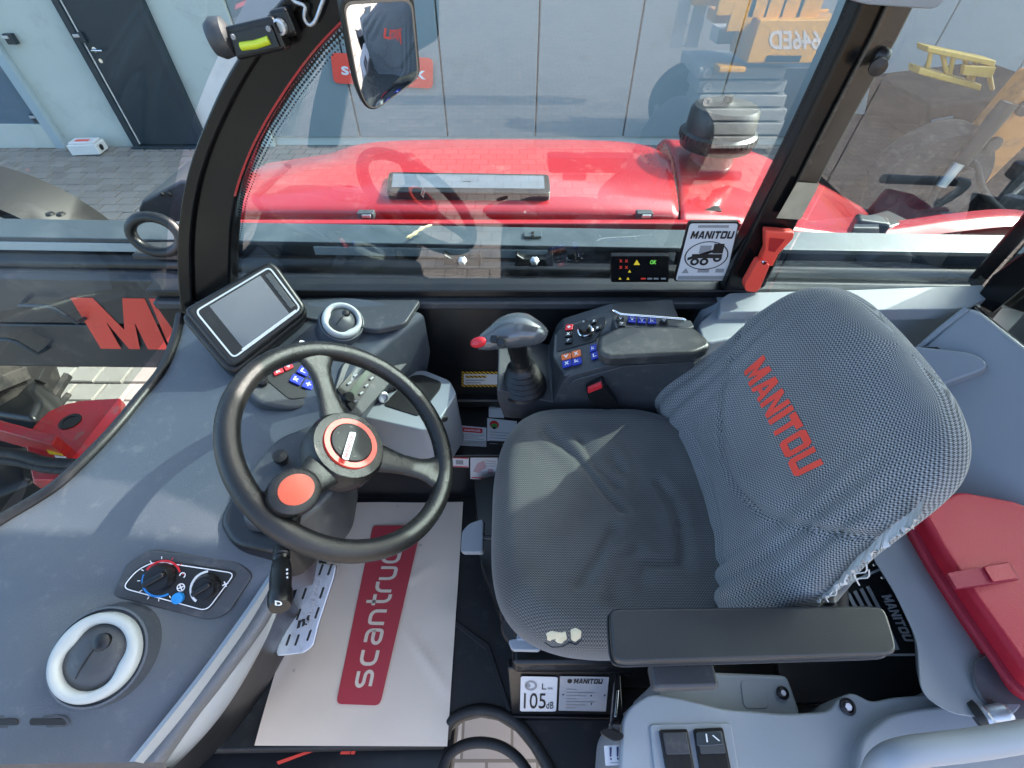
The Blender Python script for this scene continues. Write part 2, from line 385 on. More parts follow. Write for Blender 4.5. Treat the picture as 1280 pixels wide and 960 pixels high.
def paver_mat():
    m, n, l, b, mt = node_mat('concrete_paver')
    oi = n.new('ShaderNodeObjectInfo'); tc = n.new('ShaderNodeTexCoord')
    g = n.new('ShaderNodeNewGeometry')
    nz = n.new('ShaderNodeTexNoise'); nz.inputs['Scale'].default_value = 9; nz.inputs['Detail'].default_value = 7; l.new(g.outputs['Position'], nz.inputs['Vector'])
    cr = n.new('ShaderNodeMix'); cr.data_type = 'RGBA'; cr.inputs['A'].default_value = (.17, .16, .14, 1); cr.inputs['B'].default_value = (.29, .28, .255, 1)
    wn = n.new('ShaderNodeTexWhiteNoise'); wn.noise_dimensions = '1D'
    l.new(mt('ADD', mt('MULTIPLY', oi.outputs['Random'], 7), g.outputs['Random Per Island']), wn.inputs['W'])
    f = mt('ADD', mt('MULTIPLY', nz.outputs['Fac'], .6), mt('MULTIPLY', wn.outputs['Value'], .45)); l.new(f, cr.inputs['Factor'])
    l.new(cr.outputs['Result'], b.inputs['Base Color']); b.inputs['Roughness'].default_value = .85
    bp = n.new('ShaderNodeBump'); bp.inputs['Strength'].default_value = .3; bp.inputs['Distance'].default_value = .004
    n3 = n.new('ShaderNodeTexNoise'); n3.inputs['Scale'].default_value = 120; l.new(g.outputs['Position'], n3.inputs['Vector'])
    l.new(n3.outputs['Fac'], bp.inputs['Height']); l.new(bp.outputs[0], b.inputs['Normal'])
    return m
M_paver = paver_mat()
def paper_mat():
    m, n, l, b, mt = node_mat('kraft_paper')
    tc = n.new('ShaderNodeTexCoord'); nz = n.new('ShaderNodeTexNoise'); nz.inputs['Scale'].default_value = 12; nz.inputs['Detail'].default_value = 8
    l.new(tc.outputs['Object'], nz.inputs['Vector'])
    cr = n.new('ShaderNodeMix'); cr.data_type = 'RGBA'; cr.inputs['A'].default_value = (.74, .61, .48, 1); cr.inputs['B'].default_value = (.80, .67, .53, 1)
    l.new(nz.outputs['Fac'], cr.inputs['Factor'])
    v = n.new('ShaderNodeTexNoise'); v.inputs['Scale'].default_value = 26; v.inputs['Detail'].default_value = 2; l.new(tc.outputs['Object'], v.inputs['Vector'])
    mr = n.new('ShaderNodeMapRange'); mr.inputs['From Min'].default_value = .74; mr.inputs['From Max'].default_value = .78; mr.inputs['To Max'].default_value = .5; l.new(v.outputs['Fac'], mr.inputs['Value'])
    mx = n.new('ShaderNodeMix'); mx.data_type = 'RGBA'; mx.inputs['B'].default_value = (.2, .16, .13, 1); l.new(mr.outputs[0], mx.inputs['Factor']); l.new(cr.outputs['Result'], mx.inputs['A'])
    l.new(mx.outputs['Result'], b.inputs['Base Color']); b.inputs['Roughness'].default_value = .62
    bp = n.new('ShaderNodeBump'); bp.inputs['Strength'].default_value = .25; bp.inputs['Distance'].default_value = .001
    n3 = n.new('ShaderNodeTexNoise'); n3.inputs['Scale'].default_value = 350; l.new(tc.outputs['Object'], n3.inputs['Vector']); l.new(n3.outputs['Fac'], bp.inputs['Height']); l.new(bp.outputs[0], b.inputs['Normal'])
    return m
M_paper = paper_mat()
def frit_mat():
    m, n, l, b, mt = node_mat('frit_dots')
    out = n['Material Output']; uv = n.new('ShaderNodeUVMap'); sx = n.new('ShaderNodeSeparateXYZ'); l.new(uv.outputs[0], sx.inputs[0])
    k = 2 * math.pi / .0064
    d = mt('MULTIPLY', mt('SINE', mt('MULTIPLY', mt('ADD', sx.outputs[0], sx.outputs[1]), k * .5)), mt('SINE', mt('MULTIPLY', mt('SUBTRACT', sx.outputs[0], sx.outputs[1]), k * .5)))
    th = mt('SUBTRACT', mt('MULTIPLY', sx.outputs[1], 62), .62)      # dots shrink away from the pillar
    f = mt('GREATER_THAN', d, th)
    tr = n.new('ShaderNodeBsdfTransparent'); mx = n.new('ShaderNodeMixShader'); l.new(f, mx.inputs[0]); l.new(tr.outputs[0], mx.inputs[1]); l.new(b.outputs[0], mx.inputs[2])
    b.inputs['Base Color'].default_value = (.012, .012, .013, 1); b.inputs['Roughness'].default_value = .5; l.new(mx.outputs[0], out.inputs['Surface'])
    return m
M_frit = frit_mat()
def hazard_mat():
    m, n, l, b, mt = node_mat('hazard_stripes')
    g = n.new('ShaderNodeTexCoord'); sx = n.new('ShaderNodeSeparateXYZ'); l.new(g.outputs['Object'], sx.inputs[0])
    s = mt('SINE', mt('MULTIPLY', mt('ADD', sx.outputs[0], sx.outputs[2]), 2 * math.pi / .011))
    mx = n.new('ShaderNodeMix'); mx.data_type = 'RGBA'; mx.inputs['A'].default_value = (.75, .45, .02, 1); mx.inputs['B'].default_value = (.01, .01, .01, 1)
    l.new(mt('GREATER_THAN', s, 0), mx.inputs['Factor']); l.new(mx.outputs['Result'], b.inputs['Base Color'])
    return m
M_hazard = hazard_mat()
# ------------------------------------------------------------------ the yard: ground, pavers, building
GZ = -1.1
g = obj('ground', [(-60, -60, GZ), (60, -60, GZ), (60, 60, GZ), (-60, 60, GZ)], [(0, 1, 2, 3)], M_paving, None, None); tag(g, kind='structure')
def paver_mesh(name):
    bm = bmesh.new(); bmesh.ops.create_cube(bm, size=1)
    bmesh.ops.scale(bm, vec=(.188, .153, .05), verts=bm.verts)
    top = [e for e in bm.edges if all(v.co.z > 0 for v in e.verts)]
    bmesh.ops.bevel(bm, geom=top, offset=.007, segments=1, affect='EDGES')
    me = bpy.data.meshes.new(name); bm.to_mesh(me); bm.free(); me.materials.append(M_paver)
    return me
pm = paver_mesh('paver')
def project(p):
    d = Vector(p) - CAM; zz = d.y * cp - d.z * sp
    if zz < .05: return None
    return 640 + FPX * d.x / zz, 480 - FPX * (d.y * sp + d.z * cp) / zz, zz
spots = []
for j in range(42):
    y = 1.62 + j * .165
    for i in range(66):
        x = -9.6 + i * .2 + (.1 if j % 2 else 0)
        if y > 6.42: continue
        q = project((x, y, GZ + .02))
        if q and -30 < q[0] < 250 and q[1] < 610: spots.append((q[2], x, y))
spots.sort()
near, far = spots[:300], spots[300:]
for k, (d, x, y) in enumerate(near):
    o = bpy.data.objects.new('paver', pm); COL.objects.link(o); o.parent = g
    o.location = (x + random.uniform(-.003, .003), y + random.uniform(-.003, .003), GZ - .008 + random.uniform(-.003, .003))
    o.rotation_euler = (random.uniform(-.01, .01), random.uniform(-.01, .01), random.uniform(-.02, .02))
vs_, fs = [], []
for d, x, y in far:
    b0 = len(vs_); h = GZ + .016 + random.uniform(-.003, .003)
    for (sx, sy, z) in ((-.5, -.5, h - .04), (.5, -.5, h - .04), (.5, .5, h - .04), (-.5, .5, h - .04)): vs_.append((x + sx * .188, y + sy * .153, z))
    for (sx, sy) in ((-.5, -.5), (.5, -.5), (.5, .5), (-.5, .5)): vs_.append((x + sx * .174, y + sy * .139, h))
    fs += [(b0 + 4, b0 + 5, b0 + 6, b0 + 7)] + [(b0 + a, b0 + (a + 1) % 4, b0 + 4 + (a + 1) % 4, b0 + 4 + a) for a in range(4)]
tag(obj('paver_field', vs_, fs, M_paver, g, None), kind='stuff')

WY = 6.5
bd = thing('warehouse_building', 'long blue grey warehouse wall with pale rendered end and dark door across the paved yard', 'building', (0, WY, GZ))
xs = P(300, 60, y=WY).x
box('rendered_wall', ((-14 + xs) / 2, WY + .15, GZ + 3), (xs + 14, .3, 6), M_concrete, bd, bevel=.01)
k = xs
for i in range(13):
    wd = 1.15; c0 = k + i * wd
    box('cladding_panel', (c0 + wd / 2, WY + .13 + .004 * (i % 2), GZ + 3.06), (wd - .016, .2, 5.9), M_wallblue, bd, bevel=.012)
box('plinth', (xs + 7.5, WY + .2, GZ + .06), (15, .28, .12), M_concrete, bd, bevel=.01)
box('backing_wall', (xs + 7.5, WY + .4, GZ + 3), (15, .2, 6), M_doordark, bd, bevel=.01)
# dark door with frame and handle
xl, xr = P(120, 90, y=WY).x, P(222, 90, y=WY).x
dr = box('door', ((xl + xr) / 2, WY - .012, GZ + 1.08), (xr - xl - .16, .05, 2.06), M_doordark, bd, bevel=.004)
for s in (xl + .035, xr - .035): box('door_frame', (s, WY - .03, GZ + 1.09), (.07, .09, 2.18), M_doordark, bd, bevel=.004)
box('threshold', ((xl + xr) / 2, WY - .05, GZ + .02), (xr - xl, .14, .04), M_doordark, bd, bevel=.004)
box('door_seal', (xl + .082, WY - .043, GZ + 1.08), (.012, .012, 2.05), M_white, dr, bevel=.002)
hx = xl + .16
lathe('handle_rose', [(.026, 0), (.026, .008), (0, .008)], (hx, WY - .036, GZ + 1.08), (0, -1, 0), M_chrome, dr, 14)
tube('door_handle', [(hx, WY - .04, GZ + 1.08), (hx, WY - .09, GZ + 1.08), (hx + .12, WY - .095, GZ + 1.08)], .011, M_chrome, dr, 8)
lathe('lock_cylinder', [(.022, 0), (.022, .008), (0, .008)], (hx, WY - .036, GZ + .97), (0, -1, 0), M_chrome, dr, 14)
# glazed gate at the far left
gx = P(36, 115, y=WY).x
box('gate_post', (gx, WY - .03, GZ + 1.6), (.12, .1, 3.2), M_frameblue, bd, bevel=.006)
gl = box('glazed_gate', (gx - 1.56, WY - .02, GZ + 1.6), (3.0, .05, 3.16), M_glassdark, bd, bevel=.004)
box('gate_rail', (gx - 1.56, WY - .055, GZ + .16), (3.0, .05, .28), M_concrete, gl, bevel=.004)
box('gate_rail', (gx - 1.56, WY - .055, GZ + 1.28), (3.0, .05, .09), M_frameblue, gl, bevel=.004)
for (a, b_) in ((12, 49), (100, 47), (45, 148)):
    p = P(a, b_, y=WY - .06); bk = box('latch', (p.x, WY - .04, p.z), (.1, .06, .1), M_doordark, bd, bevel=.006)
    box('latch_bolt', (p.x - .02, WY - .075, p.z + .02), (.07, .02, .03), M_alu, bk, bevel=.004)
sg = thing('wall_sign', 'red rectangular name sign on the cladding wall half hidden behind the mirror', 'sign', P(478, 108, y=WY - .03))
q = [P(a, b_, y=WY - .012) for a, b_ in ((417, 104), (541, 111), (541, 73), (413, 66))]
slab('sign_board', q, V(0, .02, 0), M_decalred, sg, r=.06, bevel=.003)
text('lettering', 'scantruck', subquad(q, .09, .3, .93, .72), M_paint_white, sg, .02)
# bait box on the pavers by the wall
bx = thing('bait_box', 'small pale metal bait box on the pavers against the wall beside the door', 'box', P(122, 190, z=GZ + .02))
c = P(122, 186, z=GZ + .02); c.y = min(c.y, WY - .24)
box('box_body', c + V(0, 0, .07), (.34, .22, .12), M_white, bx, rotz(.1), .01); box('lid', c + V(.0, -.0, .142), (.30, .17, .024), M_label, bx, rotz(.1), .008)
box('red_strip', c + V(0, -.02, .158), (.16, .05, .006), M_decalred, bx, rotz(.1), .002)
lathe('entry_hole', [(.035, 0), (.035, .006), (0, .006)], c + V(.173, -.0, .07), (1, .1, 0), M_ink, bx, 12)

# ------------------------------------------------------------------ yellow machine parked behind the photographer (seen in the glass)
YG = .90                                        # plane of the right-hand cab glass
def RP(px, py, yv):
    p = P(px - (30 if px < 1100 else 0), py, y=yv); return Vector((p.x, 2 * YG - p.y, p.z))
lf = thing('aerial_lift', 'yellow boom lift with grey ribbed side panels seen mirrored in the side window', 'lift', (3.0, -5, GZ))
YV = 6.2; yr = 2 * YG - YV
def rbox(name, x0, y0, x1, y1, dep, m, parent, yv=YV, bevel=.02):
    a, b_ = RP(x0, y0, yv), RP(x1, y1, yv)
    return box(name, ((a.x + b_.x) / 2, a.y - dep / 2, (a.z + b_.z) / 2), (abs(a.x - b_.x), dep, abs(a.z - b_.z)), m, parent, bevel=bevel)
for i in range(6):
    y0 = 84 + i * 17.5
    r_ = rbox('side_panel', 905 + 0 * i, y0, 1010, y0 + 15.5, .8, M_stripe, lf)
    c = RP(914, y0 + 8, YV)
    lathe('lashing_ring', [(.05, 0), (.05, .02), (.025, .02), (.025, .004), (0, .004)], c + V(0, .002, 0), (0, 1, 0), M_white, r_, 16)
bb = rbox('boom_block', 980, 24, 1066, 80, .6, M_yellow, lf, 6.0)
a = [RP(1056, 62, 6.0), RP(992, 62, 6.0), RP(992, 38, 6.0), RP(1056, 38, 6.0)]
a = [p + V(0, .004, 0) for p in a]
vs_, fs = text_mesh('646ED', .02); obj('lettering', [bil(a, v.x, v.y) for v in vs_], fs, M_paint_white, bb, None)
rbox('black_slot', 990, 70, 1030, 78, .02, M_ink, bb, 5.99, .002)
for x0, x1, y0, y1 in ((982, 988, -40, 23), (1003, 1008, -40, 23), (1024, 1030, -40, 23), (1046, 1052, -40, 23), (960, 966, -40, 40), (940, 944, -40, 20)): rbox('guard_post', x0, y0, x1, y1, .06, M_yellow, lf, 6.1, .008)
for y0 in (-30, -8, 12): rbox('guard_rail', 938, y0, 1066, y0 + 4, .05, M_yellow, lf, 6.15, .008)
rbox('hinge_block', 900, -14, 928, 8, .3, M_yellow, lf, 6.3); rbox('hinge_block', 926, 14, 958, 30, .3, M_yellow, lf, 6.3); rbox('hinge_block', 930, 84, 962, 92, .2, M_yellow, lf, 6.0)
for x0 in (880, 900): rbox('frame_bar', x0, 0, x0 + 2, 60, .03, M_white, lf, 6.4, .004)
for y0 in (4, 30, 56): rbox('frame_bar', 880, y0, 902, y0 + 2, .03, M_white, lf, 6.42, .004)
rbox('counterweight', 1010, 84, 1060, 185, 1.0, M_dashdark, lf, 6.6)
for x0 in (890, 1040):
    p = RP(x0, 175, 6.3); lathe('wheel', [(.16, -.14), (.40, -.14), (.44, -.08), (.44, .08), (.40, .14), (.16, .14), (.16, .05), (0, .05)], (p.x, yr - .6, GZ + .44), (0, 1, 0), M_tyre, lf, 32)
OR_ = mat('orange_machine_paint', (.55, .2, .03), .45, var=(5, .2), dirt=(6, (.1, .06, .03), .5, .5))
def rslab(name, q, yv, d, m): return slab(name, [RP(a, b, yv) for a, b in q], V(0, -d, 0), m, lf, bevel=.02)
rslab('platform_deck', ((1164, 56), (1190, 62), (1246, 74), (1238, 94), (1204, 84), (1164, 70)), 6.8, .5, M_yellow)
rslab('platform_deck', ((1152, 82), (1226, 104), (1206, 114), (1148, 106)), 6.8, .5, M_yellow)
for i in range(4):
    y0 = 106 + i * 15; rslab('side_panel', ((1142 - i * 14, y0), (1184 - i * 7, y0), (1180 - i * 7, y0 + 13), (1134 - i * 14, y0 + 13)), 6.6, .5, M_stripe)
    lathe('lashing_ring', [(.05, 0), (.05, .02), (.03, .02), (.03, .004), (0, .004)], RP(1178 - i * 8, y0 + 7, 6.58), (0, 1, 0), M_white, lf, 16)
rslab('orange_arm', ((1186, 226), (1300, 96), (1360, 100), (1360, 160), (1222, 246)), 6.3, .3, OR_)
rslab('orange_base', ((1150, 290), (1200, 215), (1300, 215), (1320, 300)), 6.4, .6, OR_)
rbox('upper_arm', 700, -120, 1080, -70, .3, M_yellow, lf, 7.0)
rbox('control_box', 930, 36, 958, 56, .3, M_white, lf, 6.6)
for k in range(7):
    q0, q1 = RP(1150 + k * 18, 48 + k * 6, 6.7), RP(1150 + k * 18, 108 + k * 12, 6.7); tube('lattice_bar', [q0, q1], .03, M_yellow, lf, 6)
for (p0, p1) in (((1148, 48), (1280, 90)), ((1148, 76), (1280, 130)), ((1150, 108), (1260, 48)), ((1190, 120), (1280, 60)), ((1170, 190), (1240, 120)), ((1160, 230), (1270, 140))): tube('lattice_bar', [RP(*p0, 6.7), RP(*p1, 6.7)], .025, M_yellow if p0[1] < 150 else M_ink, lf, 6)

# ------------------------------------------------------------------ right-hand engine cover
hd = thing('engine_hood', 'glossy red engine hood with black mesh grille outside the side window', 'engine hood', (-.1, 1.8, .45))
A = [P(290, 262, y=1.5), P(400, 262, y=1.5), P(540, 263, y=1.5), P(700, 264, y=1.5), P(848, 268, y=1.5)]
Bq = [P(296, 236, y=1.62), P(400, 232, y=1.62), P(540, 232, y=1.62), P(700, 234, y=1.62), P(846, 240, y=1.62)]
Cq = [P(310, 217, y=1.78), P(400, 207, y=1.78), P(540, 202, y=1.78), P(700, 203, y=1.78), P(840, 212, y=1.78)]
Dq = [P(326, 208, y=1.98), P(400, 197, y=1.98), P(490, 180, y=1.98), P(760, 180, y=1.98), P(836, 196, y=1.98)]
Eq = [p + V(0, .12, -.05) for p in Dq]; Fq = [p + V(0, .4, -.35) for p in Dq]; A0 = [p + V(0, .004, -.05) for p in A]
rows = [spline(r, 40) for r in (A0, A, Bq, Cq, Dq, Eq, Fq)]
cols = [spline([rows[i][j] for i in range(7)], 30) for j in range(41)]
loft('hood_shell', cols, M_red, hd, 70, thick=.02)
q = [P(484, 243, y=1.545), P(688, 245, y=1.545), P(686, 221, y=1.68), P(487, 218, y=1.68)]
q = [p + V(0, -.004, .012) for p in q]
gr = slab('grille_frame', q, .03, M_black, hd, r=.02, bevel=.004)
q2 = subquad(q, .03, .2, .965, .88); sheet('grille_mesh', q2, M_hoodgrille, gr, .001)
# end cover with the air pre-cleaner
A = [P(851, 280, y=1.47), P(930, 286, y=1.47), P(1010, 292, y=1.47), P(1100, 300, y=1.47)]
Bq = [P(850, 250, y=1.6), P(930, 256, y=1.6), P(1010, 272, y=1.6), P(1095, 290, y=1.6)]
Dq = [P(842, 192, y=1.95), P(930, 200, y=1.95), P(1010, 232, y=1.95), P(1090, 274, y=1.95)]
Fq = [p + V(0, .5, -.3) for p in Dq]; Eq = [p + V(0, .2, -.02) for p in Dq]
rows = [spline(r, 24) for r in ([p + V(0, .004, -.1) for p in A], A, Bq, Dq, Eq, Fq)]
cols = [spline([rows[i][j] for i in range(6)], 24) for j in range(25)]
loft('end_cover', cols, M_red, hd, 70, thick=.02)
box('lower_rail', (-.12, 1.435, P(600, 279, y=1.435).z - .02), (1.75, .03, .055), M_red, hd, bevel=.006)
box('seam_recess', (-.12, 1.56, P(600, 270, y=1.56).z - .03), (1.7, .04, .12), M_black, hd, bevel=.004)
for x in (458, 805):
    p = P(x, 268, y=1.48); b_ = box('latch_bracket', p, (.055, .03, .022), M_dashdark, hd, bevel=.004); box('latch_pin', p + V(.004, -.017, .002), (.03, .006, .011), M_alu, b_, bevel=.002)
for a_ in ((960, 285), (880, 281)):
    p = P(*a_, y=1.466); lathe('bolt', [(.012, 0), (.01, .006), (0, .008)], p, (0, -1, .2), M_alu, hd, 10)
pc = thing('air_precleaner', 'round black air intake precleaner standing on the red end cover', 'air intake', P(892, 196, y=1.9))
o = P(888, 200, y=1.92); k = 1.0
lathe('intake_pipe', [(.10, 0), (.085, .05), (.08, .10), (0, .10)], o + V(0, 0, -.05), (0, 0, 1), M_red, pc)
lathe('bowl', [(.08, .0), (.135, .012), (.142, .04), (.142, .06), (.128, .068), (.124, .135), (.114, .148), (.03, .158), (.018, .162), (.016, .182), (0, .184)], o + V(0, 0, .045), (0, 0, 1), M_black, pc, 36)
for i in range(36):
    a_ = i * math.pi / 18; box('vane', o + V(.1425 * math.cos(a_), .1425 * math.sin(a_), .095), (.007, .006, .022), M_black, pc, rotz(a_), .0015)
# tail fender and lamp at the far right
fe = thing('rear_fender', 'curved red rear fender beside the quarter window', 'fender', P(1200, 300, y=1.6))
a = [P(1095, 302, y=1.5), P(1150, 296, y=1.5), P(1210, 288, y=1.5), P(1290, 283, y=1.5), P(1380, 300, y=1.5)]
loft('fender_shell', [[p + V(0, d, h) for p in spline(a, 20)] for d, h in ((0, -.06), (0, 0), (.03, .012), (.1, .012), (.16, -.05))], M_red, fe, 60, thick=.01)
box('lamp_bracket', P(1105, 282, y=1.62), (.12, .1, .06), M_steel, fe, rotz(.4), .01)
b_ = box('work_lamp', P(1085, 285, y=1.45), (.1, .06, .07), M_black, fe, rotz(-.3), .012); sheet('lens', [P(1066, 298, y=1.41), P(1100, 300, y=1.41), P(1098, 280, y=1.41), P(1068, 280, y=1.41)], M_chrome, b_)

# ------------------------------------------------------------------ boom lying between cab and hood
bo = thing('telescopic_boom', 'long black telescopic boom with big red lettering lying beside the cab', 'boom', (-1, 1.2, GZ))
def bz(x, z): return z - .018 * (x + 1.2)
def bprism(name, prof, x0, x1, m, parent=bo, bevel=.004):
    n = len(prof); vs_ = [(x, y, bz(x, z)) for x in (x0, x1) for y, z in prof]
    return obj(name, vs_, [list(range(n)), list(range(n, 2 * n))] + [[i, (i + 1) % n, n + (i + 1) % n, n + i] for i in range(n)], m, parent, 35, bevel)
bprism('lower_side_plate', [(1.10, .15), (1.10, .335), (1.40, .335), (1.40, .15)], -3.4, 2.6, M_boom, bevel=.008)
bprism('upper_side_plate', [(1.094, .345), (1.094, .505), (1.11, .52), (1.38, .52), (1.38, .345)], -3.4, 2.6, M_boom, bevel=.006)
bprism('top_plate', [(1.155, .585), (1.155, .598), (1.25, .602), (1.25, .522), (1.2, .522), (1.2, .585)], -3.4, 2.6, M_boomtop, bevel=.003)
bprism('highlight_strip', [(1.151, .560), (1.153, .584), (1.19, .584), (1.19, .560)], -3.4, -.8, M_stripe, bevel=.001)  # highlight along the plate edge, modelled as a pale strip
bprism('highlight_strip', [(1.151, .560), (1.153, .584), (1.19, .584), (1.19, .560)], -.55, .1, M_stripe, bevel=.001)
tube('steel_pipe', [(-3.4, 1.148, bz(-3.4, .528)), (2.6, 1.148, bz(2.6, .528))], .026, M_steel, bo, 20)
# big lettering
def blk(name, polys, x0, wd):
    vs_, fs = [], []
    for poly in polys:
        b0 = len(vs_)
        for u, v in poly:
            z = .245 + v * .2; x = x0 + u * wd + v * .04
            vs_.append((x, 1.0925, bz(x, z)))
        fs.append(list(range(b0, b0 + len(poly))))
    return obj(name, vs_, fs, M_decalred, bo, None)
x = -1.31
for ch, wd in (('M', .212), ('A', .21), ('N', .21), ('I', .07), ('T', .19), ('O', .2), ('U', .2)):
    blk('letter', {'M': [[(0, 0), (.3, 0), (.3, 1), (0, 1)], [(.3, 1), (.3, .55), (.42, 0), (.58, 0), (.5, .4)], [(.7, 1), (.5, .4), (.58, 0), (.7, .55)], [(.7, 0), (1, 0), (1, 1), (.7, 1)]], 'A': [[(-.02, 0), (.27, 0), (.5, .72), (.5, 1), (.0, 1)]] + LET['A'][1:]}.get(ch, LET[ch]), x, wd); x += wd + .012
for (a_, b_) in ((62, 383), (14, 424)):
    p = P(a_, b_, y=1.085)
    tube('hose_hook', [p + V(-.06, .012, .018), p + V(-.058, -.02, .018), p + V(.02, -.02, .016), p + V(.035, -.02, .006), p + V(.062, -.02, -.045), p + V(.066, .012, -.05)], .006, M_boomtop, bo, 8)
for x in (578, 668):
    p = P(x, 326, y=1.13)
    cl = slab('pipe_clip', [p + V(-.055, 0, -.018), p + V(.055, 0, -.018), p + V(.05, 0, .02), p + V(.03, 0, .006), p + V(-.03, 0, .006), p + V(-.05, 0, .02)], V(0, .03, 0), M_steel, bo, bevel=.003)
    lathe('clip_bolt', [(.013, 0), (.013, .006), (.007, .011), (0, .012)], p + V(0, .0, -.002), (0, -.7, .7), M_alu, cl, 6)
box('inspection_cover', P(666, 293, z=bz(0, .604)), (.05, .03, .006), M_boomtop, bo, bevel=.002)
for d in (-.008, .008): lathe('cover_bolt', [(.005, 0), (.004, .004), (0, .004)], P(666, 293, z=bz(0, .608)) + V(0, d, 0), (0, 0, 1), M_ink, bo, 8)
for x in (-1.33, -1.30): lathe('cover_bolt', [(.012, 0), (.01, .006), (0, .006)], (x, 1.27, bz(x, .604)), (0, 0, 1), M_ink, bo, 8)
# lifting eye
ey = thing('lifting_eye', 'black forged lifting eye on the boom beside the windscreen', 'lifting eye', P(197, 312, y=1.06))
p = P(196, 296, y=1.10)
tube('ring', [p + V(.062 * math.cos(a_), .01 * math.sin(a_), .045 * math.sin(a_) + .005) for a_ in [i * 2 * math.pi / 24 for i in range(24)]], .0135, M_steel, ey, 10, True)
box('foot', p + V(0, .02, -.052), (.17, .07, .016), M_boom, ey, bevel=.004)
tw = tube('straw_twig', spline([P(508, 298, z=.60), P(518, 292, z=.603), P(528, 285, z=.607), P(540, 281, z=.605)], 8), [.002, .006, .004, .006, .003, .006, .003, .004, .001], mat('straw', (.45, .38, .24), .8), None, 6)
tag(tw, 'short pale straw stalk lying on top of the boom', 'straw')
# right front wheel beyond the boom
ch = thing('front_chassis', 'red front chassis with round flange plate, black hoses and far front wheel', 'chassis', P(60, 560, z=-.5))
tr = lathe('front_tyre', [(.30, -.20), (.55, -.21), (.66, -.19), (.70, -.12), (.70, .12), (.66, .19), (.55, .21), (.30, .20)], (-3.25, 1.72, -.40), (0, 1, 0), M_tyre, ch, 48)
for i in range(22):
    a_ = i * math.pi / 11
    for s in (-1, 1): box('tread_lug', V(-3.25, 1.72, -.40) + V(.705 * math.cos(a_ + s * .07), s * .1, .705 * math.sin(a_ + s * .07)), (.03, .19, .07), M_tyre, tr, Matrix.Rotation(-a_, 3, 'Y') @ Matrix.Rotation(s * .4, 3, 'X'), .006)
lathe('rim', [(.30, -.1), (.30, .14), (.26, .15), (.12, .05), (0, .05)], (-3.25, 1.72, -.40), (0, -1, 0), M_redpart, tr, 32)
arc = [V(-2.06 + .46 * math.cos(a_), 0, .09 + .46 * math.sin(a_)) for a_ in [math.radians(10 + i * 7) for i in range(25)]]
loft('mudguard', [[p + V(0, y, dz) for p in arc] for y, dz in ((1.56, -.03), (1.57, 0), (1.66, .01), (1.80, 0), (1.81, -.03))], M_ink, tr, 60, thick=.008)
mg = thing('tool_box', 'dark angular side box standing beyond the boom next to the pillar', 'box', P(205, 262, y=1.7))
slab('box_shell', [P(172, 262, y=1.6), P(176, 252, y=1.6), P(224, 226, y=1.6), P(262, 226, y=1.6), P(262, 285, y=1.6), P(180, 285, y=1.6)], V(0, .35, 0), M_dashdark, mg, bevel=.012)
for a_ in ((203, 243), (212, 243)): lathe('bolt', [(.009, 0), (.007, .005), (0, .005)], P(*a_, y=1.598), (0, -1, 0), M_ink, mg, 8)
# red front chassis seen below the boom
Z0 = -.42
slab('flange_plate', [P(a_, b_, z=Z0) for a_, b_ in ((30, 548), (45, 528), (60, 514), (80, 505), (104, 500), (150, 497), (150, 560), (118, 600), (40, 600))], V(0, 0, -.05), M_redpart, ch, bevel=.008)
lathe('bolt_hole', [(.045, 0), (.045, .004), (.03, .004), (.03, .001), (0, .001)], P(88, 527, z=Z0 + .001), (0, 0, 1), M_ink, ch, 18)
slab('cross_bar', [P(a_, b_, z=Z0 + .09) for a_, b_ in ((-60, 508), (-60, 522), (64, 556), (72, 544))], V(0, 0, -.12), M_redpart, ch, bevel=.008)
slab('lower_bar', [P(a_, b_, z=Z0 - .05) for a_, b_ in ((36, 580), (70, 584), (78, 600), (40, 604))], V(0, 0, -.08), M_redpart, ch, bevel=.01)
tube('hose', spline([P(-40, 562, z=Z0 + .12), P(20, 568, z=Z0 + .12), P(60, 578, z=Z0 + .1), P(110, 580, z=Z0 + .08)], 14), .022, M_rubber, ch, 10)
tube('hose', spline([P(-40, 572, z=Z0 + .1), P(20, 577, z=Z0 + .1), P(60, 586, z=Z0 + .08), P(110, 590, z=Z0 + .06)], 14), .018, M_rubber, ch, 10)
sheet('warning_label', [P(a_, b_, z=Z0 + .02) for a_, b_ in ((62, 568), (80, 570), (72, 560), (55, 558))], M_yellowsign, ch, .002)
sheet('label', [P(a_, b_, z=Z0 + .02) for a_, b_ in ((70, 573), (86, 575), (82, 571), (68, 569))], M_label, ch, .002)
slab('axle_housing', [P(a_, b_, z=-.55) for a_, b_ in ((-60, 455), (36, 458), (42, 475), (38, 486), (52, 500), (40, 525), (-60, 510))], V(0, 0, -.25), M_steel, ch, bevel=.03)
slab('axle_tube', [P(a_, b_, z=-.7) for a_, b_ in ((-60, 520), (30, 545), (40, 600), (-60, 640))], V(0, 0, -.2), M_steel, ch, bevel=.04)
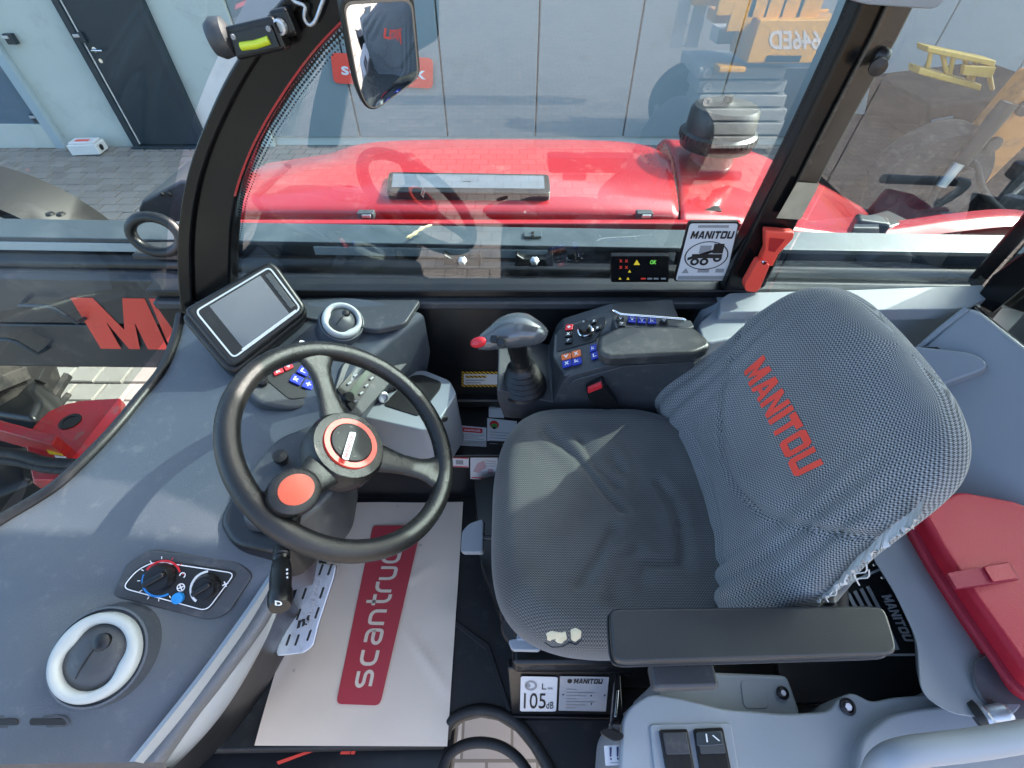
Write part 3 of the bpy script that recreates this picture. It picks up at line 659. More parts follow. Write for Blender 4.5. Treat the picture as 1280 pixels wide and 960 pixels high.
# ------------------------------------------------------------------ dark machine added beyond the quarter window, imitating reflections in its glass
pm_ = thing('reflection_standin', 'added dark machine with orange arm and yellow deck imitating reflections in the quarter window', 'machine', P(1220, 250, y=4.6))
MD_ = mat('dark_backdrop_paint', (.010, .0115, .013), .7, spec=.1)  # near-black stands in for the shaded background behind the reflections
def dslab(name, q, y, d, m, bevel=.02): return slab(name, [P(a, b, y=y) for a, b in q], V(0, d, 0), m, pm_, bevel=bevel)
dslab('chassis', ((1050, 232), (1150, 196), (1340, 205), (1420, 420), (1060, 420)), 4.3, 1.2, MD_, .05)
dslab('cab_body', ((1140, 205), (1160, 130), (1330, 110), (1380, 300), (1150, 300)), 4.7, 1.0, MD_, .05)
for x in (1110, 1250):
    p = P(x, 300, y=4.25); lathe('wheel', [(.2, -.15), (.45, -.15), (.5, -.08), (.5, .1), (.45, .16), (.2, .16), (.2, .06), (0, .06)], (p.x, 4.3, GZ + .5), (0, -1, 0), M_tyre, pm_, 32)
tube('hose', spline([P(a, b, y=4.15) for a, b in ((1160, 260), (1180, 220), (1215, 200), (1230, 240), (1260, 270))], 20), .03, M_rubber, pm_, 10)
MY_ = mat('dull_reflection_yellow', (.50, .31, .04), .45, var=(5, .2), dirt=(14, (.16, .11, .05), .6, .55))  # yellow dulled to imitate the lift's washed-out reflection
dslab('yellow_beam', ((1160, 58), (1246, 76), (1244, 84), (1160, 66)), 4.5, .16, MY_, .01)
dslab('yellow_beam', ((1150, 84), (1228, 106), (1226, 114), (1148, 93)), 4.5, .16, MY_, .01)
for k in range(6):
    x0 = 1164 + k * 14; tube('lattice_bar', [P(x0, 63 + k * 3, y=4.56), P(x0 - 6 + (k % 2) * 12, 92 + k * 4, y=4.56)], .018, MY_, pm_, 8)
dslab('deck_plate', ((1206, 82), (1246, 84), (1240, 98), (1204, 94)), 4.48, .05, MY_, .006)
oa = dslab('orange_arm', ((1190, 222), (1206, 198), (1300, 92), (1340, 96), (1340, 128), (1226, 238)), 4.15, .22, MATS['orange_machine_paint'], .03)
tube('arm_cylinder', [P(1176, 232, y=4.1), P(1262, 128, y=4.1)], .045, M_alu, pm_, 14); tube('cylinder_sleeve', [P(1200, 203, y=4.1), P(1262, 128, y=4.1)], .065, M_steel, pm_, 14)
for a_, b_ in ((1206, 218), (1240, 180), (1280, 134)): lathe('pivot_pin', [(.06, 0), (.06, .03), (.03, .035), (0, .035)], P(a_, b_, y=4.14), (0, -1, 0), M_steel, pm_, 16)
for q in (((1165, 150), (1192, 145), (1188, 190), (1160, 194)), ((1240, 200), (1290, 190), (1300, 250), (1246, 256))): dslab('window_pane', q, 4.69, .02, M_glassdark, .004)
for k in range(5): dslab('grille_bar', ((1090 + k * 2, 250 + k * 9), (1150, 238 + k * 9), (1150, 242 + k * 9), (1090 + k * 2, 254 + k * 9)), 4.28, .03, M_dashdark, .004)
# ------------------------------------------------------------------ cab shell
fl = [V(-.84, .10, 0), P(552, 934, z=0), P(560, 912, z=0), P(578, 898, z=0), P(600, 893, z=0), P(622, 897, z=0), P(645, 911, z=0), P(664, 934, z=0), P(684, 970, z=0), P(700, 1030, z=0), V(1.1, -.02, 0), V(1.1, .72, 0), V(-.84, .72, 0)]
cf = slab('cab_floor', fl, V(0, 0, -.05), M_rubber, None, bevel=.006); tag(cf, kind='structure')
arc = spline([P(556, 922, z=-.02), P(562, 903, z=-.004), P(578, 892, z=.0), P(600, 887, z=.0), P(624, 891, z=.0), P(648, 905, z=.0), P(668, 929, z=.0), P(690, 966, z=.0), P(705, 1010, z=0)], 30)
tube('door_seal', arc, .012, M_rubber, cf, 10)
tube('door_seal', [p + V(0, -.035, -.03) for p in spline([P(552, 940, z=.0), P(560, 918, z=.0), P(578, 905, z=.0), P(600, 901, z=.0), P(624, 905, z=.0), P(645, 918, z=.0), P(662, 940, z=.0), P(684, 980, z=.0)], 30)], .011, M_rubber, cf, 10)
for i in range(7):
    p0, p1 = P(605 + i * 9, 560 + i * 6, z=0), P(640, 900, z=0)
slab('floor_rib', [P(565, 780, z=.0), P(570, 776, z=.0), P(612, 806, z=.0), P(640, 890, z=.0), P(634, 892, z=.0), P(606, 812, z=.0)], V(0, 0, .006), M_rubber, cf, bevel=.002)
ds = thing('door_sill', 'black door sill with thin red lines below the paper mat', 'door sill', (-.4, .05, -.2))
slab('sill_step', [V(-.84, .25, -.09), V(-.125, .25, -.09), V(-.14, -.03, -.09), V(-.84, -.03, -.09)], V(0, 0, -.06), M_steel, ds, bevel=.01)
for q in (((346, 952), (392, 936), (394, 939), (348, 956)), ((428, 936), (440, 936), (437, 943), (425, 943)), ((441, 936), (446, 936), (443, 943), (438, 943))):
    sheet('red_line', [P(a, b, z=-.089) for a, b in q], M_decalred, ds, .001)

cabf = thing('operator_cab', 'black steel operator cab with curved front pillar and upright side pillar', 'cab', (0, .9, 0))
Lq = [(226, 385), (222, 340), (222, 295), (228, 245), (240, 195), (258, 148), (283, 95), (318, 40), (350, 0), (400, -50), (460, -100), (530, -150)]
Rq = [(287, 385), (288, 340), (290, 290), (297, 245), (312, 200), (334, 155), (366, 105), (402, 58), (450, 10), (500, -35), (550, -80), (610, -120)]
L3 = spline([P(a, b, y=.87) for a, b in Lq], 44); R3 = spline([P(a, b, y=.87) for a, b in Rq], 44)
def strip(name, a, b, d, m, parent, bev=.004):
    n = len(a); vs_ = a + b + [p + d for p in a] + [p + d for p in b]; fs = []
    for i in range(n - 1):
        for (s, e) in ((0, n), (n, 3 * n), (3 * n, 2 * n), (2 * n, 0)):
            fs.append((s + i, s + i + 1, e + i + 1, e + i))
    fs += [(0, n, 3 * n, 2 * n), (n - 1, 2 * n - 1, 4 * n - 1, 3 * n - 1)]
    return obj(name, vs_, fs, m, parent, 35, bev)
pa = strip('front_pillar', L3, R3, V(0, .05, 0), M_blackgloss, cabf, .006)
mid = [a.lerp(b, .30) for a, b in zip(L3, R3)]; lo = [a.lerp(b, .04) for a, b in zip(L3, R3)]
strip('pillar_trim', [p + V(0, -.012, 0) for p in lo], [p + V(0, -.012, 0) for p in mid], V(0, .0122, 0), M_blackgloss, pa, .004)
r1 = [a.lerp(b, .93) for a, b in zip(L3, R3)]; r2 = [a.lerp(b, .975) for a, b in zip(L3, R3)]
strip('red_edge', [p + V(0, -.0015, 0) for p in r1[12:36]], [p + V(0, -.0015, 0) for p in r2[12:36]], V(0, .0016, 0), M_redpart, pa, .0005)
# ceramic dots along the glass edge
def frit(name, a, wd, parent, side):
    vs_, fs, uv = [], [], []; s = 0
    for i, p in enumerate(a):
        t = (a[min(i + 1, len(a) - 1)] - a[max(i - 1, 0)]).normalized(); n = Vector((t.z, 0, -t.x)) * side
        if i: s += (p - a[i - 1]).length
        vs_ += [p, p + n * wd]; uv += [(s, 0), (s, wd)]
        if i: k = 2 * i; fs.append((k - 2, k - 1, k + 1, k))
    return obj(name, vs_, fs, M_frit, parent, None, uv=uv)
frit('frit_band', [V(p.x, .903, p.z) + V(-.003, 0, 0) for p in [P(a, b, y=.903) for a, b in [(c_[0] + (0), c_[1]) for c_ in Rq]]], .026, cabf, 1)
# upright pillar
Lb = [(903, 366), (918, 330), (952, 262), (990, 188), (1030, 105), (1062, 38), (1078, 0), (1110, -70), (1140, -140)]
Rb = [(956, 362), (972, 330), (1002, 272), (1042, 190), (1082, 118), (1122, 48), (1146, 0), (1180, -70), (1215, -140)]
Lb3 = [P(a, b, y=.87) for a, b in Lb]; Rb3 = [P(a, b, y=.87) for a, b in Rb]
pb = strip('side_pillar', Lb3, Rb3, V(0, .05, 0), M_blackgloss, cabf, .008)
strip('pillar_trim', [a.lerp(b, .42) + V(0, -.010, 0) for a, b in zip(Lb3, Rb3)][2:], [a.lerp(b, .94) + V(0, -.010, 0) for a, b in zip(Lb3, Rb3)][2:], V(0, .0102, 0), M_bronzerefl, pb, .005)  # strip coloured bronze for the pillar's reflection
frit('frit_band', [P(a, b, y=.903) for a, b in Lb], .022, cabf, -1)
sheet('pillar_sticker', [P(a, b, y=.858) for a, b in ((970, 272), (1000, 274), (1024, 229), (996, 227))], mat('faded_sticker', (.45, .40, .28), .6, var=(40, .3)), pb, .002)
lathe('coat_hook_base', [(.012, 0), (.012, .008), (.008, .012), (0, .013)], P(1100, 70, y=.858), (0, -1, 0), M_black, pb, 18)
lathe('coat_hook', [(.007, 0), (.007, .012), (.012, .016), (.012, .022), (0, .024)], P(1094, 80, y=.85), (-.3, -1, 0), M_black, pb, 18)
# side wall of the cab
sw = thing('cab_side_wall', 'black stepped inner side wall of the cab below the side window', 'cab wall', (0, .8, 0))
box('lower_step', (-.13, .80, .118), (1.40, .20, .236), M_steel, sw, bevel=.008)
box('step_nosing', (-.13, .716, .232), (1.38, .05, .012), M_black, sw, bevel=.003)
box('side_wall', (-.13, .90, .40), (1.40, .06, .36), M_steel, sw, bevel=.004)
box('sill_trim', (-.14, .90, .588), (1.38, .07, .022), M_dashdark, sw, bevel=.006)
box('sill_ledge', (-.14, .905, .612), (1.40, .05, .02), M_black, sw, bevel=.004)
box('wall_rib', (-.05, .862, .262), (.6, .03, .03), M_black, sw, bevel=.006)
# glass
we = [V(p.x, .906, p.z) for p in [a.lerp(b, .5) for a, b in zip(L3, R3)] if p.z > .585]
wpts = [V(.60, .906, .60), V(.64, .906, max(we[-1].z, 1.4))] + we[::-1]
wp = obj('side_window', wpts, [list(range(len(wpts)))], M_glass, cabf, None)
qw = obj('quarter_window', [(.605, .906, .60), (1.2, .906, .60), (1.2, .906, 1.56), (.645, .906, 1.56)], [(0, 1, 2, 3)], M_glass, cabf, None)
WS = spline([(-.85, 0, .49), (-.83, 0, .56), (-.70, 0, .79), (-.545, 0, .99), (-.37, 0, 1.16), (-.15, 0, 1.34), (.12, 0, 1.52)], 24)
loft('windscreen', [[V(p.x - bl * max(0, 1 - abs(p.z - .95) / .5), y, p.z) for p in WS] for y, bl in ((-.05, 0), (.05, .05), (.2, .09), (.45, .11), (.7, .09), (.83, .05), (.895, 0))], M_wsglass, cabf, 80)
tube('windscreen_seal', spline([V(-.86, -.02, .52), V(-.86, .2, .535)] + [P(a, b, z=c) for a, b, c in ((-40, 680, .55), (0, 652, .55), (45, 625, .55), (83, 598, .555), (138, 543, .56), (178, 495, .565), (204, 462, .57), (220, 423, .575), (226, 395, .58))], 50), .011, M_black, cabf, 10)
box('lower_cowl', (-.89, .42, .18), (.08, .92, .40), M_steel, cabf, bevel=.02)
# roof, out of view: rear half made opaque to block the sun, front glazed
for y in (-.06, .93): box('roof_rail', (.50, y, 1.59), (1.45, .09, .10), M_black, cabf, bevel=.02)
box('roof_sunblock', (.78, .435, 1.62), (.95, .92, .05), M_dashdark, cabf, bevel=.01)
box('roof_header', (-.0, .435, 1.57), (.12, .90, .06), M_black, cabf, bevel=.02)
obj('roof_window', [(-.0, -.02, 1.612), (.32, -.02, 1.612), (.32, .89, 1.612), (0, .89, 1.612)], [(0, 1, 2, 3)], M_roofglass, cabf, None)
for y in (.15, .30, .45, .60, .75): tube('guard_bar', [(.0, y, 1.64), (.32, y, 1.64)], .008, M_black, cabf, 8)
La = [V(p.x, -.03, p.z) for p in L3]; Ra = [V(p.x, -.03, p.z) for p in R3]
strip('front_pillar', La, Ra, V(0, -.05, 0), M_blackgloss, cabf, .006)
box('rear_pillar', (1.16, .93, 1.08), (.08, .09, 1.0), M_blackgloss, cabf, bevel=.015)
box('rear_pillar', (1.16, -.06, .9), (.08, .09, 1.4), M_blackgloss, cabf, bevel=.015)
tm = slab('roof_trim', [P(a, b, y=.80) for a, b in ((1056, -40), (1190, -40), (1182, 2), (1168, 12), (1082, 6), (1062, 0))], V(0, .06, 0), M_light, cabf, r=.01, bevel=.008)

# things fixed to the pillars
hm = thing('emergency_hammer', 'red plastic emergency hammer clipped to the black side pillar', 'hammer', P(945, 360, y=.84))
slab('holder', [P(a, b, y=.845) for a, b in ((957, 288), (994, 291), (992, 299), (974, 318), (966, 334), (949, 330), (957, 312))], V(0, .02, 0), M_decalred, hm, bevel=.004)
slab('handle', [P(a, b, y=.835) for a, b in ((948, 326), (963, 331), (950, 362), (944, 366), (932, 364), (931, 356))], V(0, .02, 0), M_decalred, hm, r=.006, bevel=.004)
sheet('holder_groove', [P(a, b, y=.8445) for a, b in ((962, 297), (981, 299), (968, 315), (960, 313))], M_redpart, hm, .001)
lathe('rivet', [(.005, 0), (.004, .003), (0, .003)], P(955, 328, y=.833), (0, -1, 0), M_chrome, hm, 10)
# sticker card on the glass
cdq = [P(a, b, y=.892) for a, b in ((842, 352), (908, 352), (925, 277), (861, 277))]
mc = thing('machine_card', 'white card with vehicle drawing fixed inside the side window corner', 'card', cdq[0])
slab('card_frame', cdq, V(0, .008, 0), M_black, mc, r=.008, bevel=.001)
sheet('card_face', subquad(cdq, .03, .025, .97, .975), M_label, mc, .0006, r=.006)
text('brand_lettering', 'MANITOU', subquad(cdq, .10, .74, .94, .86), M_ink, mc, .045, .0014)
sheet('bottom_panel', subquad(cdq, .06, .04, .94, .11), M_greyink, mc, .0010)
sheet('header_line', subquad(cdq, .2, .91, .8, .95), M_greyink, mc, .0012)
def disc2(name, q, cu, cv, ru, rv, m, parent, off, n=16, r0=0):
    vs_ = []; fs = []
    q = [Vector(p) for p in q]; nn = normal_of(q)
    if nn.dot(CAM - q[0]) < 0: nn = -nn
    for k in range(n):
        a = 2 * math.pi * k / n; vs_.append(bil(q, cu + ru * math.cos(a), cv + rv * math.sin(a)) + nn * off)
    if r0:
        for k in range(n):
            a = 2 * math.pi * k / n; vs_.append(bil(q, cu + r0 * ru * math.cos(a), cv + r0 * rv * math.sin(a)) + nn * off)
        fs = [(k, (k + 1) % n, n + (k + 1) % n, n + k) for k in range(n)]
    else: fs = [list(range(n))]
    return obj(name, vs_, fs, m, parent, None)
disc2('shield_outline', cdq, .5, .46, .42, .24, M_ink, mc, .0012, 28, .94)
for u in (.3, .48, .72): disc2('drawn_wheel', cdq, u, .36 + .06 * (u > .6), .085, .065, M_ink, mc, .0014, 16, .45)
sheet('drawn_body', subquad(cdq, .22, .42, .80, .49), M_ink, mc, .0013)
sheet('drawn_boom', [bil(cdq, *t) for t in ((.15, .38), (.75, .56), (.77, .61), (.15, .43))], M_ink, mc, .0012)
sheet('drawn_cab', subquad(cdq, .34, .5, .56, .63), M_greyink, mc, .0012); sheet('drawn_mast', subquad(cdq, .6, .5, .8, .66), M_ink, mc, .00125)
obj('warning_triangle', [bil(cdq, *t) + V(0, -.0012, 0) for t in ((.1, .16), (.24, .16), (.17, .25))], [(0, 1, 2)], M_greyink, mc, None)
sheet('symbol_box', subquad(cdq, .4, .17, .62, .24), M_greyink, mc, .0012); sheet('symbol_box', subquad(cdq, .74, .17, .9, .24), M_greyink, mc, .0012)
# load indicator at the foot of the window
li = thing('load_indicator', 'dark load indicator strip with small lit symbols and green OK at window foot', 'display', P(770, 350, y=.885))
lq = [P(a, b, y=.885) for a, b in ((764, 353), (836, 353), (836, 320), (764, 320))]
slab('housing', lq, V(0, .014, 0), M_blackgloss, li, r=.004, bevel=.002)
text('ok_lettering', 'OK', [P(a, b, y=.885) for a, b in ((812, 330), (820, 330), (821, 325), (813, 325))], M_lens, li, .03)
for (a, b, m_) in ((776, 326, M_ledr), (783, 326, M_ledr), (776, 334, M_ledr), (783, 334, M_ledr)):
    text('cross_symbol', 'x', [P(a - 2, b + 1.7, y=.885), P(a + 2, b + 1.7, y=.885), P(a + 2, b - 1.7, y=.885), P(a - 2, b - 1.7, y=.885)], m_, li, .03)
for (a, b, r_) in ((796, 328, 4), (787, 339, 2), (775, 348, 1.8), (785, 348, 2)):
    obj('warning_triangle', [P(a - r_, b + r_ * .8, y=.8835), P(a + r_, b + r_ * .8, y=.8835), P(a, b - r_ * .8, y=.8835)], [(0, 1, 2)], M_ledy, li, None)
for i, a in enumerate((804, 812, 820, 829)): sheet('lamp_symbol', [P(a - 3, 349, y=.884), P(a + 3, 349, y=.884), P(a + 3, 347, y=.884), P(a - 3, 347, y=.884)], M_ledr if i < 1 else M_greyink, li, .001)
# interior mirror
mp = P(478, 62, y=.74); mn = Vector((.50, -.80, -.25)).normalized()
mi = thing('rear_view_mirror', 'black framed tall mirror hanging beside the curved pillar', 'mirror', mp)
mo = [PL(a, b, mp, mn) for a, b in ((424, -6), (519, -10), (528, 98), (472, 140), (458, 138), (446, 112), (436, 62))]
slab('mirror_shell', mo, .02, M_black, mi, r=.015, bevel=.007, seg=3, k=5)
cm = sum(mo, Vector()) / len(mo)
mring = rnd(mo, .014, 5); mrows = [[cm + (p - cm) * (.885 * k_ / 10) + mn * (.0015 + .004 * (1 - (k_ / 10) ** 2)) for p in mring] for k_ in range(10, 0, -1)]
mgl = loft('mirror_glass', mrows + [[cm + (p - cm) * .004 + mn * .0055 for p in mring]], M_mirror, mi, 180, closed=True)
sheet('mirror_rim', [cm + (p - cm) * .925 for p in rnd(mo, .014, 5)], mat('pale_rim', (.25, .23, .2), .4), mi, .0006)
tube('mirror_arm', [mp + V(-.03, .02, .06), mp + V(-.08, .08, .10), V(-.25, .868, 1.19)], .008, M_black, mi, 10)
# spirit level and pillar camera
lv = thing('spirit_level', 'small black spirit level with yellow vial on the curved pillar', 'spirit level', P(325, 70, y=.84))
c = P(322, 48, y=.835); ax = (P(355, 40, y=.835) - P(290, 55, y=.835)).normalized(); Rv = frame((0, -1, .12), ax)
box('level_body', c + V(0, .004, 0), (.078, .040, .034), M_black, lv, Rv, .005)
vf = c + Rv @ V(.002, -.002, .0175)
box('vial_window', vf, (.064, .026, .003), M_steel, lv, Rv, .001)
tube('vial', [vf + Rv @ V(-.022, -.003, .001), vf + Rv @ V(.0, -.0045, .001), vf + Rv @ V(.022, -.003, .001)], .0055, M_vial, lv, 12)
for s in (-.027, .027): lathe('level_screw', [(.004, 0), (.003, .002), (0, .002)], vf + Rv @ V(s, .009, .001), (0, -1, .1), M_greyink, lv, 8)
lathe('clamp_knob', [(.012, 0), (.024, .006), (.026, .02), (.02, .03), (0, .032)], P(290, 44, y=.835), Rv @ V(-1, 0, .2), M_dashdark, lv, 20)
cam_t = thing('pillar_camera', 'tiny round lens unit fixed above the spirit level on the pillar', 'camera', P(352, 30, y=.85))
box('housing', P(356, 28, y=.85), (.03, .034, .03), M_black, cam_t, frame((0, -1, .1), ax), .007)
lathe('lens', [(.010, 0), (.010, .008), (.007, .009), (.006, .005), (0, .005)], P(351, 33, y=.834), (-.1, -1, 0), M_alu, cam_t, 18)
cl = tube('wire_clip', spline([P(a, b, y=.855) for a, b in ((362, -8), (368, 2), (381, 8), (380, 22), (386, 31), (394, 26), (404, 0), (410, -14))], 30), .0028, M_alu, None, 8); tag(cl, 'bent grey wire clip on the pillar beside the mirror', 'clip')
# ------------------------------------------------------------------ dashboard
da = thing('dashboard', 'wide blue grey moulded dashboard along the front of the cab', 'dashboard', (-.6, .4, 0))
Fp = [V(-.85, .045, .51), V(-.85, .15, .53), V(-.845, .25, .545)] + [P(a, b, z=c) for a, b, c in ((0, 655, .55), (45, 628, .55), (85, 600, .555), (140, 545, .56), (180, 497, .565), (205, 465, .57), (222, 425, .575), (228, 400, .58), (300, 377, .596), (400, 372, .598))]
Rp = [P(a, b, z=c) for a, b, c in ((163, 950, .455), (205, 893, .465), (242, 848, .475), (278, 800, .485), (312, 752, .495), (338, 708, .505), (346, 655, .515), (362, 600, .525), (388, 548, .535), (416, 502, .55), (442, 456, .565), (476, 424, .578), (520, 390, .594))]
NS, NT = 90, 40
Fs, Rs = spline(Fp, NS), spline(Rp, NS)
hump = P(120, 815, z=.5)
def dash_pt(i, t):
    a, b = Fs[i], Rs[i]; p = a.lerp(b, t); s = i / NS
    p.z += .022 * math.sin(math.pi * min(1, t)) * (1 - .4 * s)
    # shallow step running across the dash, as the upper shelf falls to the lower one
    e = (p.y - (.262 + .10 * (p.x + .60))) / .013
    p.z -= .036 / (1 + math.exp(max(-30, min(30, e))))
    d = math.hypot((p.x - hump.x + .06) / .17, (p.y - hump.y) / .075); p.z += .024 * math.exp(-d * d * d)
    return p
NR = 7
rows = []
for i in range(NS + 1):
    r_ = [dash_pt(i, j / NT) for j in range(NT + 1)]
    e = r_[-1]; dr_ = (r_[-1] - r_[-2]).normalized(); dr_.z = 0
    for k in range(1, NR + 1):                       # rolled rear edge
        a = k / NR * math.pi / 2
        r_.append(e + dr_ * .018 * math.sin(a) + V(0, 0, -.018 * (1 - math.cos(a))))
    kk = .10 * max(0, min(1, (.48 - i / NS) * 8)); r_.append(r_[-1] + V(0, 0, -.10) - dr_ * kk); r_.append(r_[-1] + V(0, 0, -.12) - dr_ * (.03 + kk))
    rows.append(r_)
dsh = loft('dash_shell', rows, M_dash, da, 60)
# outer end of the dash towards the door
e0 = rows[0]; loft('end_face', [e0, [V(p.x, p.y - .006, p.z - .012) for p in e0], [V(p.x, p.y - .004, min(p.z, .36) - .1) for p in e0]], M_dashdark, da, 60)
bvh_d = BVHTree.FromPolygons([tuple(p) for r_ in rows for p in r_], [(i * len(rows[0]) + j, i * len(rows[0]) + j + 1, (i + 1) * len(rows[0]) + j + 1, (i + 1) * len(rows[0]) + j) for i in range(NS) for j in range(len(rows[0]) - 1)])
def DP(px, py, off=0.0):                             # where a line of sight meets the dash
    h = bvh_d.ray_cast(CAM, ray(px, py).normalized())
    if h[0] is None: return P(px, py, z=.5)
    n = h[1] if h[1].z > 0 else -h[1]
    return h[0] + n * off
def DN(px, py):
    h = bvh_d.ray_cast(CAM, ray(px, py).normalized()); n = h[1]
    return n if n.z > 0 else -n
# pale lower trim
Uq = [Rs[int(i * 5 / 12 * NS / 20)] for i in range(21)]
up_ = spline([P(a, b, z=c) for a, b, c in ((168, 952, .448), (210, 900, .458), (247, 853, .468), (284, 803, .478), (318, 755, .488), (350, 706, .498))], 24)
lo_ = spline([P(a, b, z=c) for a, b, c in ((214, 962, .30), (262, 912, .31), (298, 862, .33), (332, 800, .355), (356, 742, .385), (376, 700, .42))], 24)
md_ = [a.lerp(b, .42) + V(.014, 0, .012) for a, b in zip(up_, lo_)]
tk = loft('lower_trim', [[p + V(-.01, 0, -.004) for p in up_], up_, [a.lerp(b, .3) + V(.002, 0, .002) for a, b in zip(up_, lo_)], [a.lerp(b, .36) + V(.008, 0, .01) for a, b in zip(up_, lo_)], md_, [a.lerp(b, .75) + V(.014, 0, .01) for a, b in zip(up_, lo_)], lo_, [p + V(-.02, 0, -.02) for p in lo_], [p + V(-.09, 0, -.05) for p in lo_]], M_light, da, 40)
# foot-well face below
loft('kick_panel', [[p + V(-.05, 0, -.02) for p in lo_], [V(p.x - .12, p.y, .02) for p in lo_]], M_black, da, 60)
# climate panel
cq = [DP(a, b) for a, b in ((152, 742), (262, 768), (302, 712), (196, 692))]
cn = normal_of(cq); cn = cn if cn.z > 0 else -cn; c0 = sum(cq, Vector()) / 4
CP = lambda a, b, o=0.: PL(a, b, c0, cn) + cn * (.004 + o)
slab('climate_recess', [CP(a, b) for a, b in ((140, 745), (160, 702), (190, 686), (300, 702), (318, 718), (285, 768), (262, 775))], .010, M_dashdark, da, r=.012, bevel=.003)
pq = [CP(a, b, .002) for a, b in ((153, 735), (262, 765), (300, 714), (196, 698), (172, 710))]
cpn = slab('climate_panel', pq, .006, M_ink, da, r=.012, bevel=.0008)
def outline(name, pts, wd, m, parent, off=.0008):
    pts = rnd(pts, .012, 5); n = normal_of(pts); n = n if n.dot(CAM - pts[0]) > 0 else -n; c = sum(pts, Vector()) / len(pts); k = len(pts)
    inn = []
    for i, p in enumerate(pts):
        t = (pts[(i + 1) % k] - pts[i - 1]).normalized(); s = n.cross(t); s = s if s.dot(c - p) > 0 else -s; inn.append(p + s * wd)
    return obj(name, [p + n * off for p in pts + inn], [(i, (i + 1) % k, k + (i + 1) % k, k + i) for i in range(k)], m, parent, None)
outline('white_border', [CP(a, b, .0022) for a, b in ((155, 734), (261, 763), (297, 715), (197, 700), (174, 711))], .0016, M_paint_white, cpn)
def arcband(name, c, n, r0, r1, a0, a1, m, parent, off, k=18):
    Mx = frame(n, (1, 0, 0)); vs_, fs = [], []
    for i in range(k + 1):
        a = math.radians(a0 + (a1 - a0) * i / k); d = V(math.cos(a), math.sin(a), 0)
        vs_ += [c + Mx @ (d * r0 + V(0, 0, off)), c + Mx @ (d * r1 + V(0, 0, off))]
        if i: fs.append((2 * i - 2, 2 * i - 1, 2 * i + 1, 2 * i))
    return obj(name, vs_, fs, m, parent, None)
for (a, b, rr) in ((205, 720, .021), (262, 732, .019)):
    c = CP(a, b, .002)
    kn = lathe('climate_knob', [(rr * 1.0, 0), (rr, .006), (rr * .86, .016), (rr * .8, .018), (0, .018)], c, cn, M_black, da, 26)
    box('knob_grip', c + cn * .022, (rr * 1.5, rr * .42, .010), M_black, kn, frame(cn, (.8, .6, 0)), .003)
c = CP(205, 722, .002)
arcband('warm_scale', c, cn, .0245, .0275, 20, 150, M_redbtn, cpn, .0012); arcband('cool_scale', c, cn, .0245, .0275, 165, 300, mat('blue_print', (.02, .22, .6), .5), cpn, .0012)
arcband('fan_scale', CP(262, 733, .002), cn, .022, .0255, 95, 235, M_paint_white, cpn, .0012)
for i in range(11):
    a = math.radians(10 + i * 29); d = frame(cn) @ V(math.cos(a), math.sin(a), 0); box('scale_mark', c + d * .031 + cn * .0012, (.004, .0012, .0004), M_paint_white if 2 < i else M_redbtn, cpn, frame(cn, d), .0001)
lathe('ac_button', [(.0085, 0), (.008, .006), (0, .007)], CP(226, 746, .002), cn, mat('cyan_button', (.02, .25, .62), .4), da, 18)
arcband('fan_symbol', CP(229, 733, .002), cn, .0045, .006, 0, 360, M_paint_white, cpn, .0012)
for (a, b) in ((229, 733), (284, 729)):
    for k in range(2): box('fan_blade', CP(a, b, .0032), (.009, .0018, .0003), M_paint_white, cpn, frame(cn, (math.cos(k * 1.57 + .5), math.sin(k * 1.57 + .5), 0)), .0001)
arcband('foot_symbol', CP(231, 718, .002), cn, .003, .0046, -60, 190, M_paint_white, cpn, .0012)
# two ball vents
def vent(px, py, rr, n, th1, th2, back=.0):
    n = n.normalized(); c = DP(px, py, .004 + back); t = lathe('air_vent', [(rr * 1.24, -.06), (rr * 1.2, -.03), (rr * 1.16, -.008), (rr * 1.13, -.002), (rr * 1.08, -.001), (rr * 1.03, -.006), (rr * .98, -.006)], c, n, M_dash, da, 44)
    Mx = frame(n, (1, 0, 0)); N_ = 72; rows = []
    def rin(a):
        r_ = .74
        for th, dp in ((th1, .15), (th2, .12)):
            d = (a - math.radians(th) + math.pi) % (2 * math.pi) - math.pi; r_ -= dp * math.exp(-(d / .42) ** 2)
        return r_
    for f_, h_ in ((0, -.004), (.0, .005), (.12, .0095), (.5, .0115), (.88, .0095), (1, .005), (1.0, -.004)):
        rows.append([c + Mx @ V(rr * (1 + (rin(a) - 1) * f_) * math.cos(a), rr * (1 + (rin(a) - 1) * f_) * math.sin(a), h_) for a in [k * 2 * math.pi / N_ for k in range(N_)]])
    loft('vent_ring', rows, M_vent, t, 50, closed=True)
    lathe('vent_ball', [(rr * .74, .0), (rr * .55, .008), (rr * .3, .0125), (0, .014)], c, n, M_dashdark, t, 36)
    q = math.radians((th1 + th2) / 2 + 90); d = Mx @ V(math.cos(q), math.sin(q), 0); e = n.cross(d)
    tube('vent_crease', [c + e * rr * .5 * s + n * (.0142 - .006 * s * s) + d * rr * .05 for s in [k / 6 - 1 for k in range(13)]], .0014, M_ink, t, 6)
    lathe('vent_thumb', [(rr * .2, 0), (rr * .2, .006), (rr * .13, .009), (0, .0095)], c + Mx @ V(rr * .14, rr * .34, .008), n, M_black, t, 18)
    return t
vent(126, 820, .0565, Vector((.12, -.36, .92)), 150, -15, .007)
vent(433, 413, .040, Vector((.42, -.35, .84)), 175, -50, .032)
# defrost slots by the door
for (x0, x1) in ((-2, 22), (38, 82)):
    sl_ = slab('defrost_slot', [DP(a, b, .002) for a, b in ((x0, 898), (x1, 898), (x1 + 2, 906), (x0, 906))], .004, M_ink, da, r=.003, bevel=.0006)
outline('slot_surround', [DP(a, b, .0015) for a, b in ((-20, 893), (84, 893), (90, 908), (-20, 910))], .003, M_dashdark, da, .0005)
